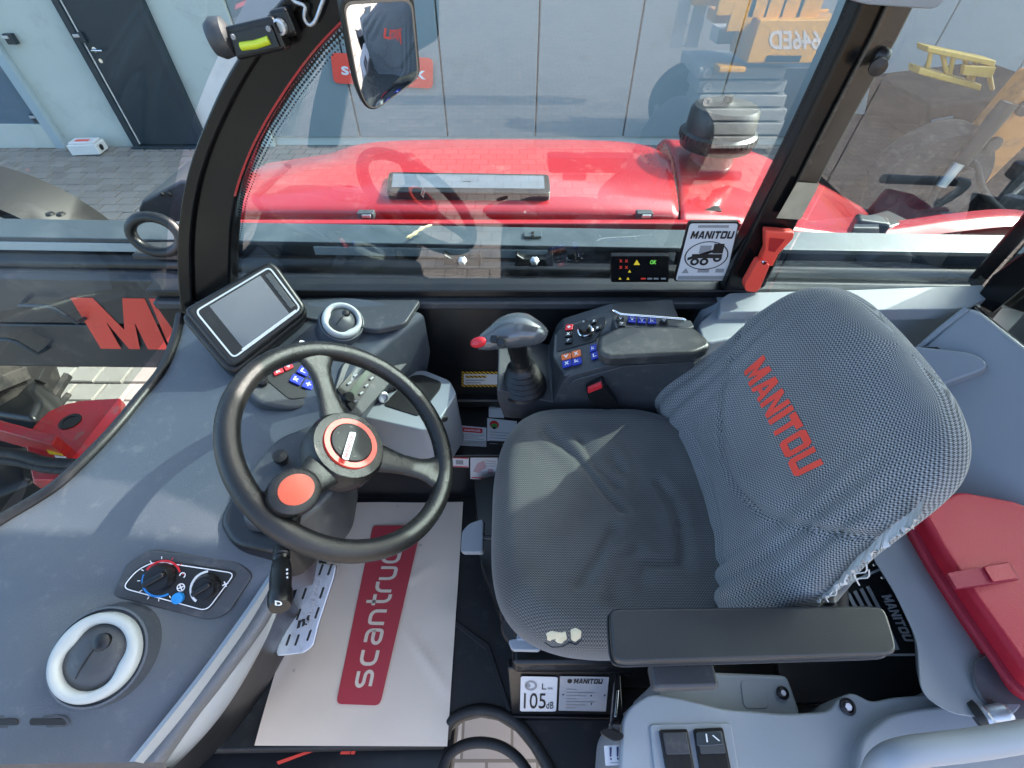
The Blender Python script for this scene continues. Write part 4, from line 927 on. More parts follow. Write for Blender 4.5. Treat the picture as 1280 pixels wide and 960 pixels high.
# pod with push buttons behind the wheel
pc0 = DP(365, 480, .006); pn = Vector((.40, -.05, .91)).normalized(); PP_ = lambda a, b, o=0.: PL(a, b, pc0, pn) + pn * o
pod = slab('switch_pod', [PP_(a, b) for a, b in ((300, 478), (318, 462), (350, 450), (392, 440), (425, 445), (432, 480), (408, 503), (366, 512), (322, 503))], .03, M_dashdark, da, r=.02, bevel=.008, k=5)
pnl = slab('switch_panel', [PP_(a, b, .002) for a, b in ((330, 473), (352, 455), (398, 446), (412, 470), (398, 495), (362, 500))], .006, M_ink, da, r=.01, bevel=.001)
def button(pf, q, m, parent, sym=True, h=.004):
    pts = [pf(a, b, .003 + h) for a, b in q]
    b_ = slab('push_button', pts, h, m, parent, r=.002, bevel=.0012)
    if sym:
        k = random.choice('Lkvx7+'); text('button_symbol', k, subquad(pts, .25, .25, .75, .75), M_paint_white, b_, .02, .0006)
    return b_
for q, m_ in ((((343, 472), (355, 467), (352, 461), (341, 466)), M_redbtn), (((357, 466), (367, 461), (363, 455), (354, 460)), M_redbtn),
              (((361, 478), (374, 484), (380, 475), (367, 469)), M_blue), (((376, 485), (389, 490), (394, 480), (382, 476)), M_blue), (((370, 467), (383, 473), (388, 464), (376, 459)), M_blue), (((385, 474), (396, 478), (400, 469), (390, 465)), M_blue)):
    button(PP_, q, m_, pnl)
lathe('rotary_switch', [(.010, 0), (.010, .008), (.006, .012), (0, .012)], PP_(328, 479, .002), pn, M_black, da, 16)
lathe('indicator_symbol', [(.008, 0), (.006, .003), (0, .003)], DP(378, 430, .002), pn, M_chrome, da, 12)
# upper right dash panel
slab('corner_panel', [P(a, b, z=.605) for a, b in ((352, 392), (388, 374), (526, 374), (506, 404), (470, 412))], V(0, 0, -.015), M_dashdark, da, r=.012, bevel=.005)
# radio and storage tray facing the driver
rc = P(462, 474, z=.53); rn = Vector((.74, -.22, .64)).normalized(); RR = lambda a, b, o=0.: PL(a, b, rc, rn) + rn * o
slab('radio_housing', [RR(a, b, -.006) for a, b in ((416, 500), (445, 530), (515, 450), (505, 412), (470, 418), (430, 455))], .05, M_dashdark, da, r=.01, bevel=.006)
slab('console_cheek', [RR(a, b, -.01) for a, b in ((500, 410), (514, 444), (524, 446), (532, 420), (512, 398))], .07, M_dashdark, da, r=.008, bevel=.006)
ra = slab('radio', [RR(a, b, .002) for a, b in ((421, 487), (440, 514), (485, 448), (468, 431))], .012, M_black, da, r=.003, bevel=.002)
rq = [RR(a, b, .004) for a, b in ((421, 487), (440, 514), (485, 448), (468, 431))]
sheet('radio_screen', subquad(rq, .42, .12, .68, .72), mat('radio_lcd', (.05, .075, .05), .2), ra, .001)
for k in range(6): box('radio_key', bil(rq, .86, .12 + .14 * k) + rn * .001, (.004, .010, .003), M_greyink, ra, frame(rn, rq[1] - rq[0]), .0008)
for k in range(5): box('radio_key', bil(rq, .2, .2 + .16 * k) + rn * .001, (.004, .010, .003), M_greyink, ra, frame(rn, rq[1] - rq[0]), .0008)
lathe('radio_knob', [(.011, 0), (.010, .010), (0, .010)], bil(rq, .5, .04) + rn * .001, rn, M_black, ra, 16)
ty = thing('storage_tray', 'pale grey storage tray with black rubber inlay beside the radio', 'tray', P(520, 500, z=.3))
slab('tray_body', [P(a, b, z=.435) for a, b in ((450, 520), (480, 495), (512, 464), (530, 462), (562, 475), (571, 492), (543, 534), (530, 538))], V(.01, -.02, -.15), M_light, ty, r=.012, bevel=.010, seg=3)
slab('tray_inlay', [P(a, b, z=.4375) for a, b in ((479, 506), (514, 469), (528, 468), (552, 477), (550, 486), (523, 520))], V(0, 0, -.005), M_rubber, ty, r=.01, bevel=.001)
for a, b in ((478, 497), (489, 483)): lathe('socket', [(.013, 0), (.013, .010), (.009, .012), (.008, .004), (0, .004)], P(a, b, z=.44), (.6, -.5, .6), M_alu if a < 485 else M_black, ty, 20)
lathe('screw_recess', [(.008, 0), (.006, .002), (0, .002)], P(556, 524, y=.655), (.5, -.8, .2), M_ink, ty, 12)

# ------------------------------------------------------------------ display monitor on the dash
mp0 = P(306, 392, z=.672); mn0 = Vector((.42, -.50, .76)).normalized(); MP = lambda a, b, o=0.: PL(a, b, mp0, mn0) + mn0 * o
mo_ = thing('display_monitor', 'black dash monitor with silver edged screen tilted beside the pillar', 'monitor', mp0 - V(0, 0, .1))
sh = slab('monitor_shell', [MP(a, b) for a, b in ((228, 386), (336, 325), (347, 331), (383, 382), (379, 393), (296, 458), (285, 456))], .060, M_black, mo_, r=.012, bevel=.010, seg=4)
slab('monitor_back', [MP(a, b, -.012) for a, b in ((222, 392), (332, 330), (350, 336), (386, 386), (380, 398), (296, 466), (280, 462))], .075, M_black, mo_, r=.014, bevel=.012, seg=4)
mq = [MP(a, b, .001) for a, b in ((292, 449), (377, 386), (337, 333), (243, 389))]
bez = slab('screen_bezel', mq, .004, M_black, mo_, r=.003, bevel=.0008)
outline('silver_edge', mq, .0032, M_plate, bez, .0008)
sc_ = sheet('screen', subquad(mq, .16, .06, .84, .94), M_screen, bez, .0007)
sheet('chrome_bar', subquad(mq, .14, .012, .93, .055), M_plate, bez, .0012)
for k in range(6): box('side_key', bil(mq, .92, .18 + .13 * k) + mn0 * .0008, (.012, .014, .002), M_dashdark, bez, frame(mn0, mq[1] - mq[0]), .001)
tube('monitor_arm', [mp0 - mn0 * .04, mp0 - mn0 * .08 + V(-.01, 0, -.02), mp0 + V(-.05, .02, -.12)], .016, M_black, mo_, 12)

# ------------------------------------------------------------------ steering wheel
WC = V(-.2717, .4661, .6111); th_ = math.radians(39.3); WN = V(math.sin(th_), 0, math.cos(th_)); WM = frame(WN, (0, 1, 0))  # x: to the right of the machine
WX, WYv = WM @ V(1, 0, 0), WM @ V(0, 1, 0)
def WP(px, py, h=0.): return PL(px, py, WC + WN * h, WN)
stw = thing('steering_wheel', 'black three spoke steering wheel with red ringed hub', 'steering wheel', WC - WN * .1)
rim = tube('rim', [WC + .185 * (math.cos(a) * WX + math.sin(a) * WYv) for a in [i * 2 * math.pi / 96 for i in range(96)]], .0172, M_wheel, stw, 16, True)
hubc = WP(433, 560, -.012)
def spoke(px, py, w0, w1):
    e = WP(px, py); d = (e - WC); d -= WN * d.dot(WN); d.normalize(); e = WC + d * .180
    a = hubc + WN * .002
    path = [a.lerp(e, t) - WN * .006 * math.sin(math.pi * t) for t in [i / 12 for i in range(13)]]
    sd = WN.cross(d); rows = []
    for i, p in enumerate(path):
        t = i / 12; wdt = (w0 + (w1 - w0) * min(1, t * 1.8)) + .028 * max(0, t - .72) ** 2 * 12; hh = .011 - .002 * t
        rows.append([p + sd * wdt * math.cos(q) + WN * hh * math.sin(q) for q in [k * math.pi / 8 for k in range(16)]])
    return loft('spoke', rows, M_wheel, stw, 60, closed=True)
spoke(398, 452, .040, .019); spoke(548, 590, .040, .020); spoke(330, 655, .042, .025)
hub = lathe('hub', [(.066, -.03), (.066, .006), (.060, .014), (.046, .016)], hubc, WN, M_wheel, stw, 40)
lathe('red_ring', [(.0365, .012), (.0365, .0205), (.0455, .0205), (.0465, .0165), (.0465, .012)], hubc, WN, M_decalred, hub, 40)
lathe('hub_cap', [(.0362, .010), (.0362, .020), (.034, .023), (.02, .0255), (0, .0262)], hubc, WN, M_rubber, hub, 40)
for k in range(6):
    a = math.radians(20 + 60 * k); lathe('cap_hole', [(.0032, .0), (.0030, .0008), (0, .0008)], hubc + WN * .0236 + .0265 * (math.cos(a) * WX + math.sin(a) * WYv), WN, M_ink, hub, 10)
nq = [WP(a, b, .0165) for a, b in ((427, 573), (435, 576), (445, 541), (437, 540))]
sheet('name_badge', nq, M_paint_white, hub, .0008, r=.003)
text('badge_lettering', 'MANITOU', [nq[1].lerp(nq[0], .25) .lerp(nq[2], .06), nq[2].lerp(nq[3], .25).lerp(nq[1], .06), nq[2].lerp(nq[3], .8).lerp(nq[1], .06), nq[1].lerp(nq[0], .8).lerp(nq[2], .06)], M_redbtn, hub, .03, .0014)
kc = WP(366, 617, .020); kn_ = (WN + V(.0, -.12, .1)).normalized()
kn = thing('spinner_knob', 'black steering spinner knob with oval orange cap on the wheel', 'knob', kc)
lathe('knob_body', [(.020, -.02), (.030, -.010), (.034, .004), (.032, .014), (.026, .018), (0, .019)], kc, kn_, M_wheel, kn, 32, xhint=(.5, .5, 0), sx=1.12)
lathe('orange_cap', [(.0215, .017), (.0212, .0195), (.018, .0203), (0, .0206)], kc, kn_, M_orange, kn, 32, xhint=(.5, .5, 0), sx=1.18)
tube('knob_stem', [kc - kn_ * .03, kc - kn_ * .005], .013, M_black, kn, 14)
# column and stalk
co = thing('steering_column', 'dark steering column cowl under the wheel with tilt knob', 'steering column', V(-.42, .45, .4))
lathe('column_neck', [(.036, -.02), (.040, -.07), (.055, -.12), (.075, -.20), (.085, -.26), (0, -.27)], hubc, WN, M_dashdark, co, 32)
cw = [P(a, b, z=.572) for a, b in ((300, 655), (304, 592), (345, 545), (410, 520), (430, 560), (420, 610), (395, 636), (360, 655))]
slab('column_cowl', cw, V(-.01, 0, -.16), M_dashdark, co, r=.02, bevel=.014, seg=4)
slab('cowl_boot', [P(a, b, z=.545) for a, b in ((270, 650), (300, 592), (390, 590), (402, 632), (372, 664), (345, 690), (288, 680))], V(0, 0, -.12), M_black, co, r=.02, bevel=.014, seg=3)
lathe('tilt_knob', [(.008, 0), (.012, .012), (.012, .022), (0, .024)], P(353, 577, z=.574), (.2, -.1, 1), M_black, co, 16)
sk = thing('indicator_stalk', 'black indicator stalk with horn symbol pointing below the wheel', 'stalk', P(352, 690, z=.53))
a0, a1 = P(352, 686, z=.535), P(350, 757, z=.56)
ds_ = (a1 - a0).normalized(); Lk = (a1 - a0).length
lathe('stalk_body', [(.012, 0), (.013, Lk * .14), (.0105, Lk * .16), (.013, Lk * .2), (.0105, Lk * .24), (.0135, Lk * .3), (.0155, Lk * .5), (.0150, Lk * .74), (.0168, Lk * .8), (.0165, Lk * .96), (.014, Lk * 1.02), (0, Lk * 1.03)], a0, ds_, M_black, sk, 22)
ctr = a0 + ds_ * Lk
text('horn_symbol', 'D', [P(a, b, z=a1.z + .016) for a, b in ((344, 757), (353, 758), (353, 752), (344, 751))], M_paint_white, sk, .03, .001)
for k in range(3): lathe('lamp_symbol', [(.0016, 0), (.0016, .0006), (0, .0006)], P(359, 712 + k * 5, z=.56), (.2, -.1, 1), M_paint_white, sk, 8)
text('lamp_symbol', 'e', [P(a, b, z=.562) for a, b in ((346, 724), (351, 725), (352, 719), (347, 718))], M_paint_white, sk, .03, .001)

# ------------------------------------------------------------------ floor: paper mat and pedals
pq = [P(318, 932, z=.006), P(559, 933, z=.006), P(579, 628, z=.006), P(404, 628, z=.006)]
NX, NY = 40, 56; vs_ = []
import mathutils.noise as mnz
for j in range(NY + 1):
    for i in range(NX + 1):
        p = bil(pq, i / NX, j / NY); u, v = i / NX, j / NY
        p.z += .0026 * mnz.noise(p * 9) + .004 * max(0, u + v - 1.86) * 8 * .5 + .003 * max(0, u - .8) * max(0, .5 - abs(v - .35)) * 4 * math.sin(v * 30)
        d1 = abs((u - .80) * .8 + (v - .32)); p.z += .0055 * math.exp(-(d1 / .022) ** 2) * max(0, 1 - abs(u - .86) * 5)
        d2 = abs((u - .62) * .5 - (v - .57)); p.z += .004 * math.exp(-(d2 / .02) ** 2) * max(0, 1 - abs(u - .7) * 5)
        vs_.append(p)
fs = [(j * (NX + 1) + i, j * (NX + 1) + i + 1, (j + 1) * (NX + 1) + i + 1, (j + 1) * (NX + 1) + i) for j in range(NY) for i in range(NX)]
pap = thing('paper_floor_mat', 'kraft paper floor mat with red printed logo lying in the footwell', 'floor mat', pq[0])
obj('paper_sheet', vs_, fs, M_paper, pap, 180)
lq = [P(a, b, z=.010) for a, b in ((420, 880), (475, 882), (527, 657), (466, 657))]
sheet('logo_field', lq, M_reddeep, pap, .0004, r=.012)
# stroke lettering, running up the strip: u along the text, v across it
ST = {'s': [[(.9, .9), (.25, .9), (.1, .78), (.1, .62), (.25, .5), (.75, .5), (.9, .38), (.9, .22), (.75, .1), (.1, .1)]],
      'c': [[(.9, .9), (.3, .9), (.1, .72), (.1, .28), (.3, .1), (.9, .1)]],
      'a': [[(.15, .9), (.7, .9), (.9, .74), (.9, .1), (.3, .1), (.1, .22), (.1, .42), (.3, .54), (.9, .54)]],
      'n': [[(.1, .1), (.1, .9), (.68, .9), (.9, .72), (.9, .1)]],
      't': [[(.3, 1.3), (.3, .3), (.48, .1), (.8, .1)], [(.05, .9), (.8, .9)]],
      'r': [[(.1, .1), (.1, .72), (.3, .9), (.75, .9)]], 'u': [[(.1, .9), (.1, .28), (.3, .1), (.9, .1), (.9, .9)]],
      'k': [[(.1, 1.4), (.1, .1)], [(.8, .9), (.3, .5), (.8, .1)]]}
adv = {'t': .85, 'r': .8, 'k': .95}
tot = sum(adv.get(c, 1.12) for c in 'scantruck')
cur = 0; nlet = V(0, 0, 1)
# lq is BL, BR, TR, TL of the strip: text runs from the bottom edge upwards, its top towards the left
def strip_pt(s, h): return bil([lq[1], lq[2], lq[3], lq[0]], s, h)
for chx in 'scantruck':
    vv, ff = [], []
    for pl_ in ST[chx]:
        a, b = ribbon_pts(spline([V(x * .92, y * 1.0, 0) for x, y in pl_], len(pl_) * 4) if False else rnd([V(x * .92, y, 0) for x, y in pl_], .16, 3)[4:-4] if len(pl_) > 2 else [V(x * .92, y, 0) for x, y in pl_], .19)
        b0 = len(vv); vv += a; ff += [tuple(k + b0 for k in f) for f in b]
        if len(pl_) > 2:                                 # keep the open ends
            for (e, nb) in ((pl_[0], a[:2]), (pl_[-1], a[-2:])):
                b1 = len(vv); ep = V(e[0] * .92, e[1], 0); mdp = (nb[0] + nb[1]) / 2; tt = (ep - mdp); tt.normalize(); nn = V(-tt.y, tt.x, 0) * .095
                vv += [ep + nn, ep - nn, mdp - nn, mdp + nn]; ff.append((b1, b1 + 1, b1 + 2, b1 + 3))
    pts = []
    for p in vv:
        s = .075 + .86 * (cur + p.x) / tot; h = .28 + p.y * .40
        pts.append(strip_pt(s, h) + V(0, 0, .0012))
    obj('letter', pts, ff, M_paper, pap, None); cur += adv.get(chx, 1.12)
# accelerator
pn_ = Vector((.18, -.42, .89)).normalized(); pc_ = P(384, 760, z=.13); AP = lambda a, b, o=0.: PL(a, b, pc_, pn_) + pn_ * o
ac = thing('accelerator_pedal', 'long cast aluminium accelerator pedal with slots above the paper mat', 'pedal', P(384, 760, z=0))
slab('pedal_plate', [AP(a, b) for a, b in ((383, 702), (421, 706), (418, 722), (399, 780), (392, 808), (380, 817), (346, 821), (344, 814), (362, 762))], .012, M_alu, ac, r=.008, bevel=.004, seg=3)
for q in ((390, 712), (401, 712), (412, 712), (380, 742), (402, 741), (373, 768), (396, 766), (360, 800), (371, 800), (386, 794)):
    a, b = q; e = [AP(a + 3.4 + dx, b - 9 + 0, .0006) if k == 0 else None for k, dx in ((0, 0),)]
    pts = [AP(a - 1.2 - 2.4, b + 7, .0008), AP(a + 1.6 - 2.4, b + 7.5, .0008), AP(a + 2.0 + 2.2, b - 7, .0008), AP(a - .8 + 2.2, b - 7.5, .0008)]
    sl2 = slab('pedal_slot', pts, .004, M_ink, ac, r=.003, bevel=.0004)
text('cast_lettering', 'MANITOU', [AP(a, b, .0012) for a, b in ((388, 788), (404, 722), (396, 720), (379, 786))], M_plate, ac, .03, .001)
text('cast_emblem', 'ni', [AP(a, b, .0012) for a, b in ((371, 786), (386, 780), (388, 768), (374, 772))], M_ink, ac, .05, .001)
tube('pedal_arm', [AP(388, 770, -.012), AP(396, 735, -.03), P(404, 700, z=.05), P(404, 690, z=.02)], .010, M_steel, ac, 10)
bn_ = Vector((.3, -.35, .88)).normalized(); bc_ = P(425, 642, z=.16); BP = lambda a, b, o=0.: PL(a, b, bc_, bn_) + bn_ * o
bp_ = thing('brake_pedal', 'small ribbed metal brake pedal half hidden behind the wheel', 'pedal', P(425, 642, z=0))
slab('pedal_plate', [BP(a, b) for a, b in ((409, 654), (433, 656), (438, 629), (420, 627))], .01, M_alu, bp_, r=.008, bevel=.003)
for k in range(3):
    for j in range(2):
        a, b = 418 + k * 6 + j * 2, 648 - j * 12; slab('pedal_slot', [BP(a - 2, b + 4, .0008), BP(a + 1, b + 4, .0008), BP(a + 2, b - 4, .0008), BP(a - 1, b - 4, .0008)], .003, M_ink, bp_, bevel=.0003)
tube('pedal_arm', [BP(420, 640, -.01), P(400, 640, z=.22), P(380, 640, z=.36)], .010, M_steel, bp_, 10)

# ------------------------------------------------------------------ stickers on the side wall and step
def sticker(name, label, q, m, cat='sticker', off=.0015):
    t = thing(name, label, cat, q[0]); sheet('sticker_face', q, m, t, off); return t
q = [P(a, b, y=.868) for a, b in ((577, 483), (625, 483), (625, 464), (577, 464))]
t = sticker('hazard_sticker', 'long sticker with yellow and black striped border on the side wall', q, M_hazard)
sheet('white_panel', subquad(q, .06, .16, .97, .84), M_label, t, .002)
for k, (v0, w_) in enumerate(((.62, .55), (.42, .5), (.25, .4))): sheet('print_line', subquad(q, .1, v0, .1 + w_, v0 + (.14 if k == 0 else .07)), M_greyink if k else M_hazard, t, .0025)
q = [P(a, b, z=.2365) for a, b in ((572, 557), (608, 559), (608, 535), (573, 532))]
t = sticker('red_header_sticker', 'white sticker with red name band on the black step', q, M_label)
sheet('red_band', subquad(q, .16, .68, .86, .92), M_redbtn, t, .002); text('band_lettering', 'scantruck', subquad(q, .22, .74, .80, .87), M_paint_white, t, .02, .0025)
for k in range(5): sheet('print_line', subquad(q, .08, .14 + k * .1, .92 - .2 * (k % 2), .165 + k * .1), M_greyink, t, .002)
q = [P(a, b, z=.2365) for a, b in ((609, 559), (646, 560), (646, 527), (609, 523))]
t = sticker('inspection_sticker', 'white inspection sticker with round red and green emblem on the step', q, M_label, off=.0014)
disc2('emblem_red', q, .24, .78, .16, .15, M_redbtn, t, .002); disc2('emblem_green', q, .24, .74, .12, .08, mat('green_print', (.05, .3, .06), .5), t, .0024); disc2('emblem_black', q, .24, .66, .06, .05, M_ink, t, .0026)
for k in range(5): sheet('print_line', subquad(q, .08, .1 + k * .1, .9 - .25 * (k % 2), .12 + k * .1), M_greyink, t, .002)
sheet('print_block', subquad(q, .35, .1, .5, .16), M_ink, t, .0024)
q = [P(a, b, z=.2365) for a, b in ((611, 522), (630, 523), (630, 511), (611, 508))]
sticker('blank_sticker', 'small plain white sticker at the back of the step', q, M_label, off=.0016)
YS = .698
q = [P(a, b, y=YS) for a, b in ((588, 598), (621, 600), (622, 571), (588, 569))]
t = sticker('map_sticker', 'white sticker with faded pink drawing on the step front', q, M_label)
sheet('pink_drawing', [bil(q, *p) for p in ((.1, .35), (.3, .3), (.6, .55), (.5, .85), (.25, .7))], mat('pink_print', (.55, .36, .38), .6), t, .002)
sheet('pink_drawing', subquad(q, .65, .3, .85, .5), MATS['pink_print'], t, .002); sheet('red_line', subquad(q, .04, .05, .96, .1), M_redbtn, t, .002)
for k in range(3): sheet('print_line', subquad(q, .55, .62 + k * .1, .95, .64 + k * .1), M_greyink, t, .002)
q = [P(a, b, y=YS) for a, b in ((563, 583), (586, 584), (586, 571), (563, 570))]
t = sticker('service_sticker', 'small white sticker with red edges beside the pink drawing', q, M_label)
sheet('red_line', subquad(q, .03, .86, .97, .97), M_redbtn, t, .002); sheet('red_line', subquad(q, .03, .03, .97, .12), M_redbtn, t, .002); sheet('print_block', subquad(q, .3, .3, .7, .7), M_greyink, t, .002)
# ------------------------------------------------------------------ armrest console with joystick
cs = thing('control_console', 'dark grey armrest console with switches beside the seat', 'console', V(.15, .75, .2))
YN = .655
prof = [P(a, b, y=YN) for a, b in ((621, 487), (622, 500), (630, 522), (700, 527), (770, 524), (832, 520), (866, 520), (868, 446), (782, 451), (712, 470), (703, 478), (692, 503))]
slab('console_body', prof, V(.0, .185, .0), M_dashdark, cs, r=.006, bevel=.008, seg=3)
slab('console_flank', [p + V(0, -.004, 0) for p in [P(a, b, y=YN) for a, b in ((708, 486), (716, 474), (780, 456), (866, 451), (866, 516), (770, 518))]], V(0, .02, 0), M_dashdark, cs, r=.006, bevel=.006)
# pad
PZ = .652
pd = slab('arm_pad', [P(a, b, z=PZ) for a, b in ((749, 440), (748, 420), (775, 407), (868, 408), (886, 424), (889, 432), (868, 441), (762, 446))], V(0, 0, -.028), mat('worn_vinyl', (.03, .031, .03), .3, bump=(600, .2), var=(18, .4), dirt=(30, (.13, .12, .1), .4, .5)), cs, r=.012, bevel=.008, seg=4)
# switch panel
sn = Vector((-.30, -.10, .95)).normalized(); s0 = P(722, 428, z=.590); SP = lambda a, b, o=0.: PL(a, b, s0, sn) + sn * o
slab('panel_base', [SP(a, b) for a, b in ((690, 445), (692, 418), (705, 407), (760, 388), (775, 395), (772, 410), (748, 420), (752, 448), (736, 460), (705, 470))], .05, M_dashdark, cs, r=.006, bevel=.005)
spn = slab('switch_panel', [SP(a, b, .002) for a, b in ((697, 440), (697, 414), (708, 409), (756, 396), (758, 404), (744, 427))], .004, M_black, cs, r=.004, bevel=.001)
for q, m_ in ((((707, 415), (716, 414), (717, 407), (708, 408)), M_redbtn), (((706, 423), (715, 422), (716, 416), (707, 417)), M_black), (((706, 431), (715, 430), (716, 424), (707, 425)), M_black),
              (((727, 407), (733, 406), (734, 401), (728, 402)), M_black), (((739, 407), (746, 405), (747, 400), (740, 402)), M_black), (((744, 416), (751, 413), (752, 407), (745, 410)), M_black)):
    button(SP, q, m_, spn, h=.003)
dk = lathe('selector_dial', [(.0165, 0), (.0165, .004), (.014, .005), (.013, .016), (.011, .018), (0, .018)], SP(732, 415, .002), sn, M_black, cs, 24); lathe('dial_ring', [(.0168, 0), (.0172, .003), (.016, .004)], SP(732, 415, .003), sn, M_chrome, dk, 24)
for q, m_ in ((((703, 453), (715, 450), (714, 443), (702, 446)), M_orangebtn), (((716, 450), (727, 447), (726, 439), (715, 442)), M_orangebtn), (((704, 462), (715, 459), (715, 451), (703, 454)), M_blue), (((716, 459), (728, 456), (727, 448), (716, 451)), M_blue),
              (((738, 443), (746, 440), (746, 432), (738, 435)), M_blue), (((740, 452), (749, 449), (748, 441), (739, 444)), M_blue)):
    button(SP, q, m_, cs, h=.004)
# rear key row with wire guard
kz = .640
slab('key_row_base', [P(a, b, z=kz) for a, b in ((765, 398), (768, 393), (864, 400), (868, 408), (858, 412), (770, 410))], V(0, 0, -.03), M_dashdark, cs, r=.004, bevel=.003)
KP = lambda a, b, o=0.: P(a, b, z=kz + o)
for q, m_ in ((((771, 400), (780, 401), (780, 396), (771, 395)), M_black), (((773, 407), (782, 408), (782, 402), (773, 401)), M_black), (((785, 402), (795, 403), (795, 396), (785, 395)), M_blue), (((797, 403), (808, 404), (807, 397), (797, 396)), M_blue), (((810, 404), (821, 404), (820, 398), (810, 397)), M_blue), (((825, 403), (835, 404), (835, 398), (825, 398)), M_black)):
    button(KP, q, m_, cs, h=.003)
tube('wire_guard', rnd([P(a, b, z=kz + .012) for a, b in ((763, 396), (766, 388), (776, 393), (855, 399), (866, 407))], .004, 3)[4:-4], .0028, M_chrome, cs, 8)
# belt buckle
bk = thing('belt_buckle', 'black seat belt buckle with red release button beside the seat', 'belt buckle', P(757, 510, y=.63))
b0 = P(752, 494, y=.635)
slab('buckle_body', [P(a, b, y=.628) for a, b in ((733, 490), (755, 479), (759, 488), (774, 508), (758, 514), (745, 508), (736, 500))], V(0, .022, 0), M_black, bk, r=.006, bevel=.005)
slab('release_button', [P(a, b, y=.625) for a, b in ((735, 492), (753, 485), (752, 480), (735, 487))], V(0, .008, 0), M_redbtn, bk, r=.002, bevel=.0012)
tube('buckle_strap', [P(765, 508, y=.64), P(775, 520, y=.64), P(790, 530, y=.63)], .010, M_black, bk, 8, flat=.5)
# joystick
jo = thing('joystick', 'grey joystick with black rubber bellows and red thumb button', 'joystick', P(655, 488, z=.5))
jb = P(655, 483, z=.505)
pr = [(.050, 0)]
for k in range(5): 
    r_ = .047 - k * .0042; pr += [(r_, .006 + k * .0125), (r_ + .002, .0105 + k * .0125), (r_ - .006, .0165 + k * .0125)]
pr += [(.022, .072), (.020, .078), (0, .078)]
jax = Vector((-.10, -.06, 1)).normalized()
lathe('bellows', pr, jb, jax, M_black, jo, 32)
tube('shaft', [jb + jax * .07, jb + jax * .105], [.020, .017], M_black, jo, 16)
# head: a palm grip pointing forwards
hc = jb + jax * .125
rows = []
ctrl = [((596, 428), .665, .008, .008), ((604, 424), .668, .016, .014), ((618, 418), .673, .024, .02), ((634, 411), .678, .033, .027), ((650, 408), .680, .035, .028), ((665, 410), .677, .030, .024), ((676, 410), .672, .020, .016), ((682, 409), .668, .004, .004)]
cs_ = spline([P(a[0], a[1] + 4, z=z_) for a, z_, w_, h_ in ctrl], 28); ws = spline([V(w_, h_, 0) for a, z_, w_, h_ in ctrl], 28)
for i, p in enumerate(cs_):
    t = (cs_[min(i + 1, 28)] - cs_[max(i - 1, 0)]).normalized(); sd = V(-t.y, t.x, 0).normalized(); u_ = t.cross(sd); u_ = u_ if u_.z > 0 else -u_
    rows.append([p + sd * max(.002, ws[i].x) * (abs(math.cos(q)) ** .8) * (1 if math.cos(q) > 0 else -1) + u_ * max(.002, ws[i].y) * math.sin(q) * (1 if math.sin(q) > 0 else 1.1) for q in [k * math.pi / 10 for k in range(20)]])
loft('grip', rows, M_satin, jo, 80, closed=True)
tube('grip_neck', [hc + V(0, 0, -.03), hc.lerp(cs_[14], .6), cs_[14] + V(0, 0, -.008)], [.018, .022, .028], M_black, jo, 16)
rbn = lathe('red_trigger', [(.009, 0), (.010, .006), (.008, .011), (.004, .013), (0, .013)], cs_[1] + V(.004, -.002, .006), (-.5, -.3, .8), M_redbtn, jo, 20, sx=1.7)
for k, (a, b) in enumerate(((618, 424), (627, 428))):
    bt = box('rocker_key', P(a, b, z=.694), (.016, .014, .008), M_black, jo, frame((-.3, -.55, .78), (1, -.3, 0)), .003)

# ------------------------------------------------------------------ seat
se = thing('driver_seat', 'worn grey woven fabric driver seat with red lettering on its backrest', 'seat', V(.2, .42, .1))
SC = V(.178, .415, 0); ZS = .497
gro = [[(681, 542), (720, 570), (760, 617), (777, 634)], [(727, 551), (745, 578), (772, 605)], [(760, 560), (768, 575), (776, 585)], [(826, 600), (848, 630), (856, 680), (854, 705), (802, 705), (800, 750)], [(768, 659), (745, 700), (722, 734)], [(797, 684), (777, 697), (762, 751)], [(852, 651), (900, 652)]]
gro3 = [[P(a, b, z=ZS) for a, b in g_] for g_ in gro]
def seg_d(p, a, b):
    ab = b - a; t = max(0, min(1, (p - a).dot(ab) / ab.length_squared)); return (p - a - ab * t).length
NA, NRr = 128, 54; vs_, uv, fs = [], [], []
def cz(x, y):
    dx, dy = (x - SC.x), (y - SC.y)
    z = ZS + .020 * max(0, (abs(dy) - .11) / .11) ** 1.6 - .014 * math.exp(-((dx - .08) / .13) ** 2 - (dy / .12) ** 2) + .008 * math.exp(-((dx + .15) / .06) ** 2)
    p = V(x, y, ZS)
    for k, g_ in enumerate(gro3):
        d = min(seg_d(p, g_[i], g_[i + 1]) for i in range(len(g_) - 1))
        z -= (.0075 if k != 6 else .004) * math.exp(-(d / .0085) ** 2) - .0028 * math.exp(-((d - .02) / .012) ** 2)
    z += .0012 * mnz.noise(V(x * 40, y * 40, 0)) + .003 * mnz.noise(V(x * 11, y * 11, 3))
    return z
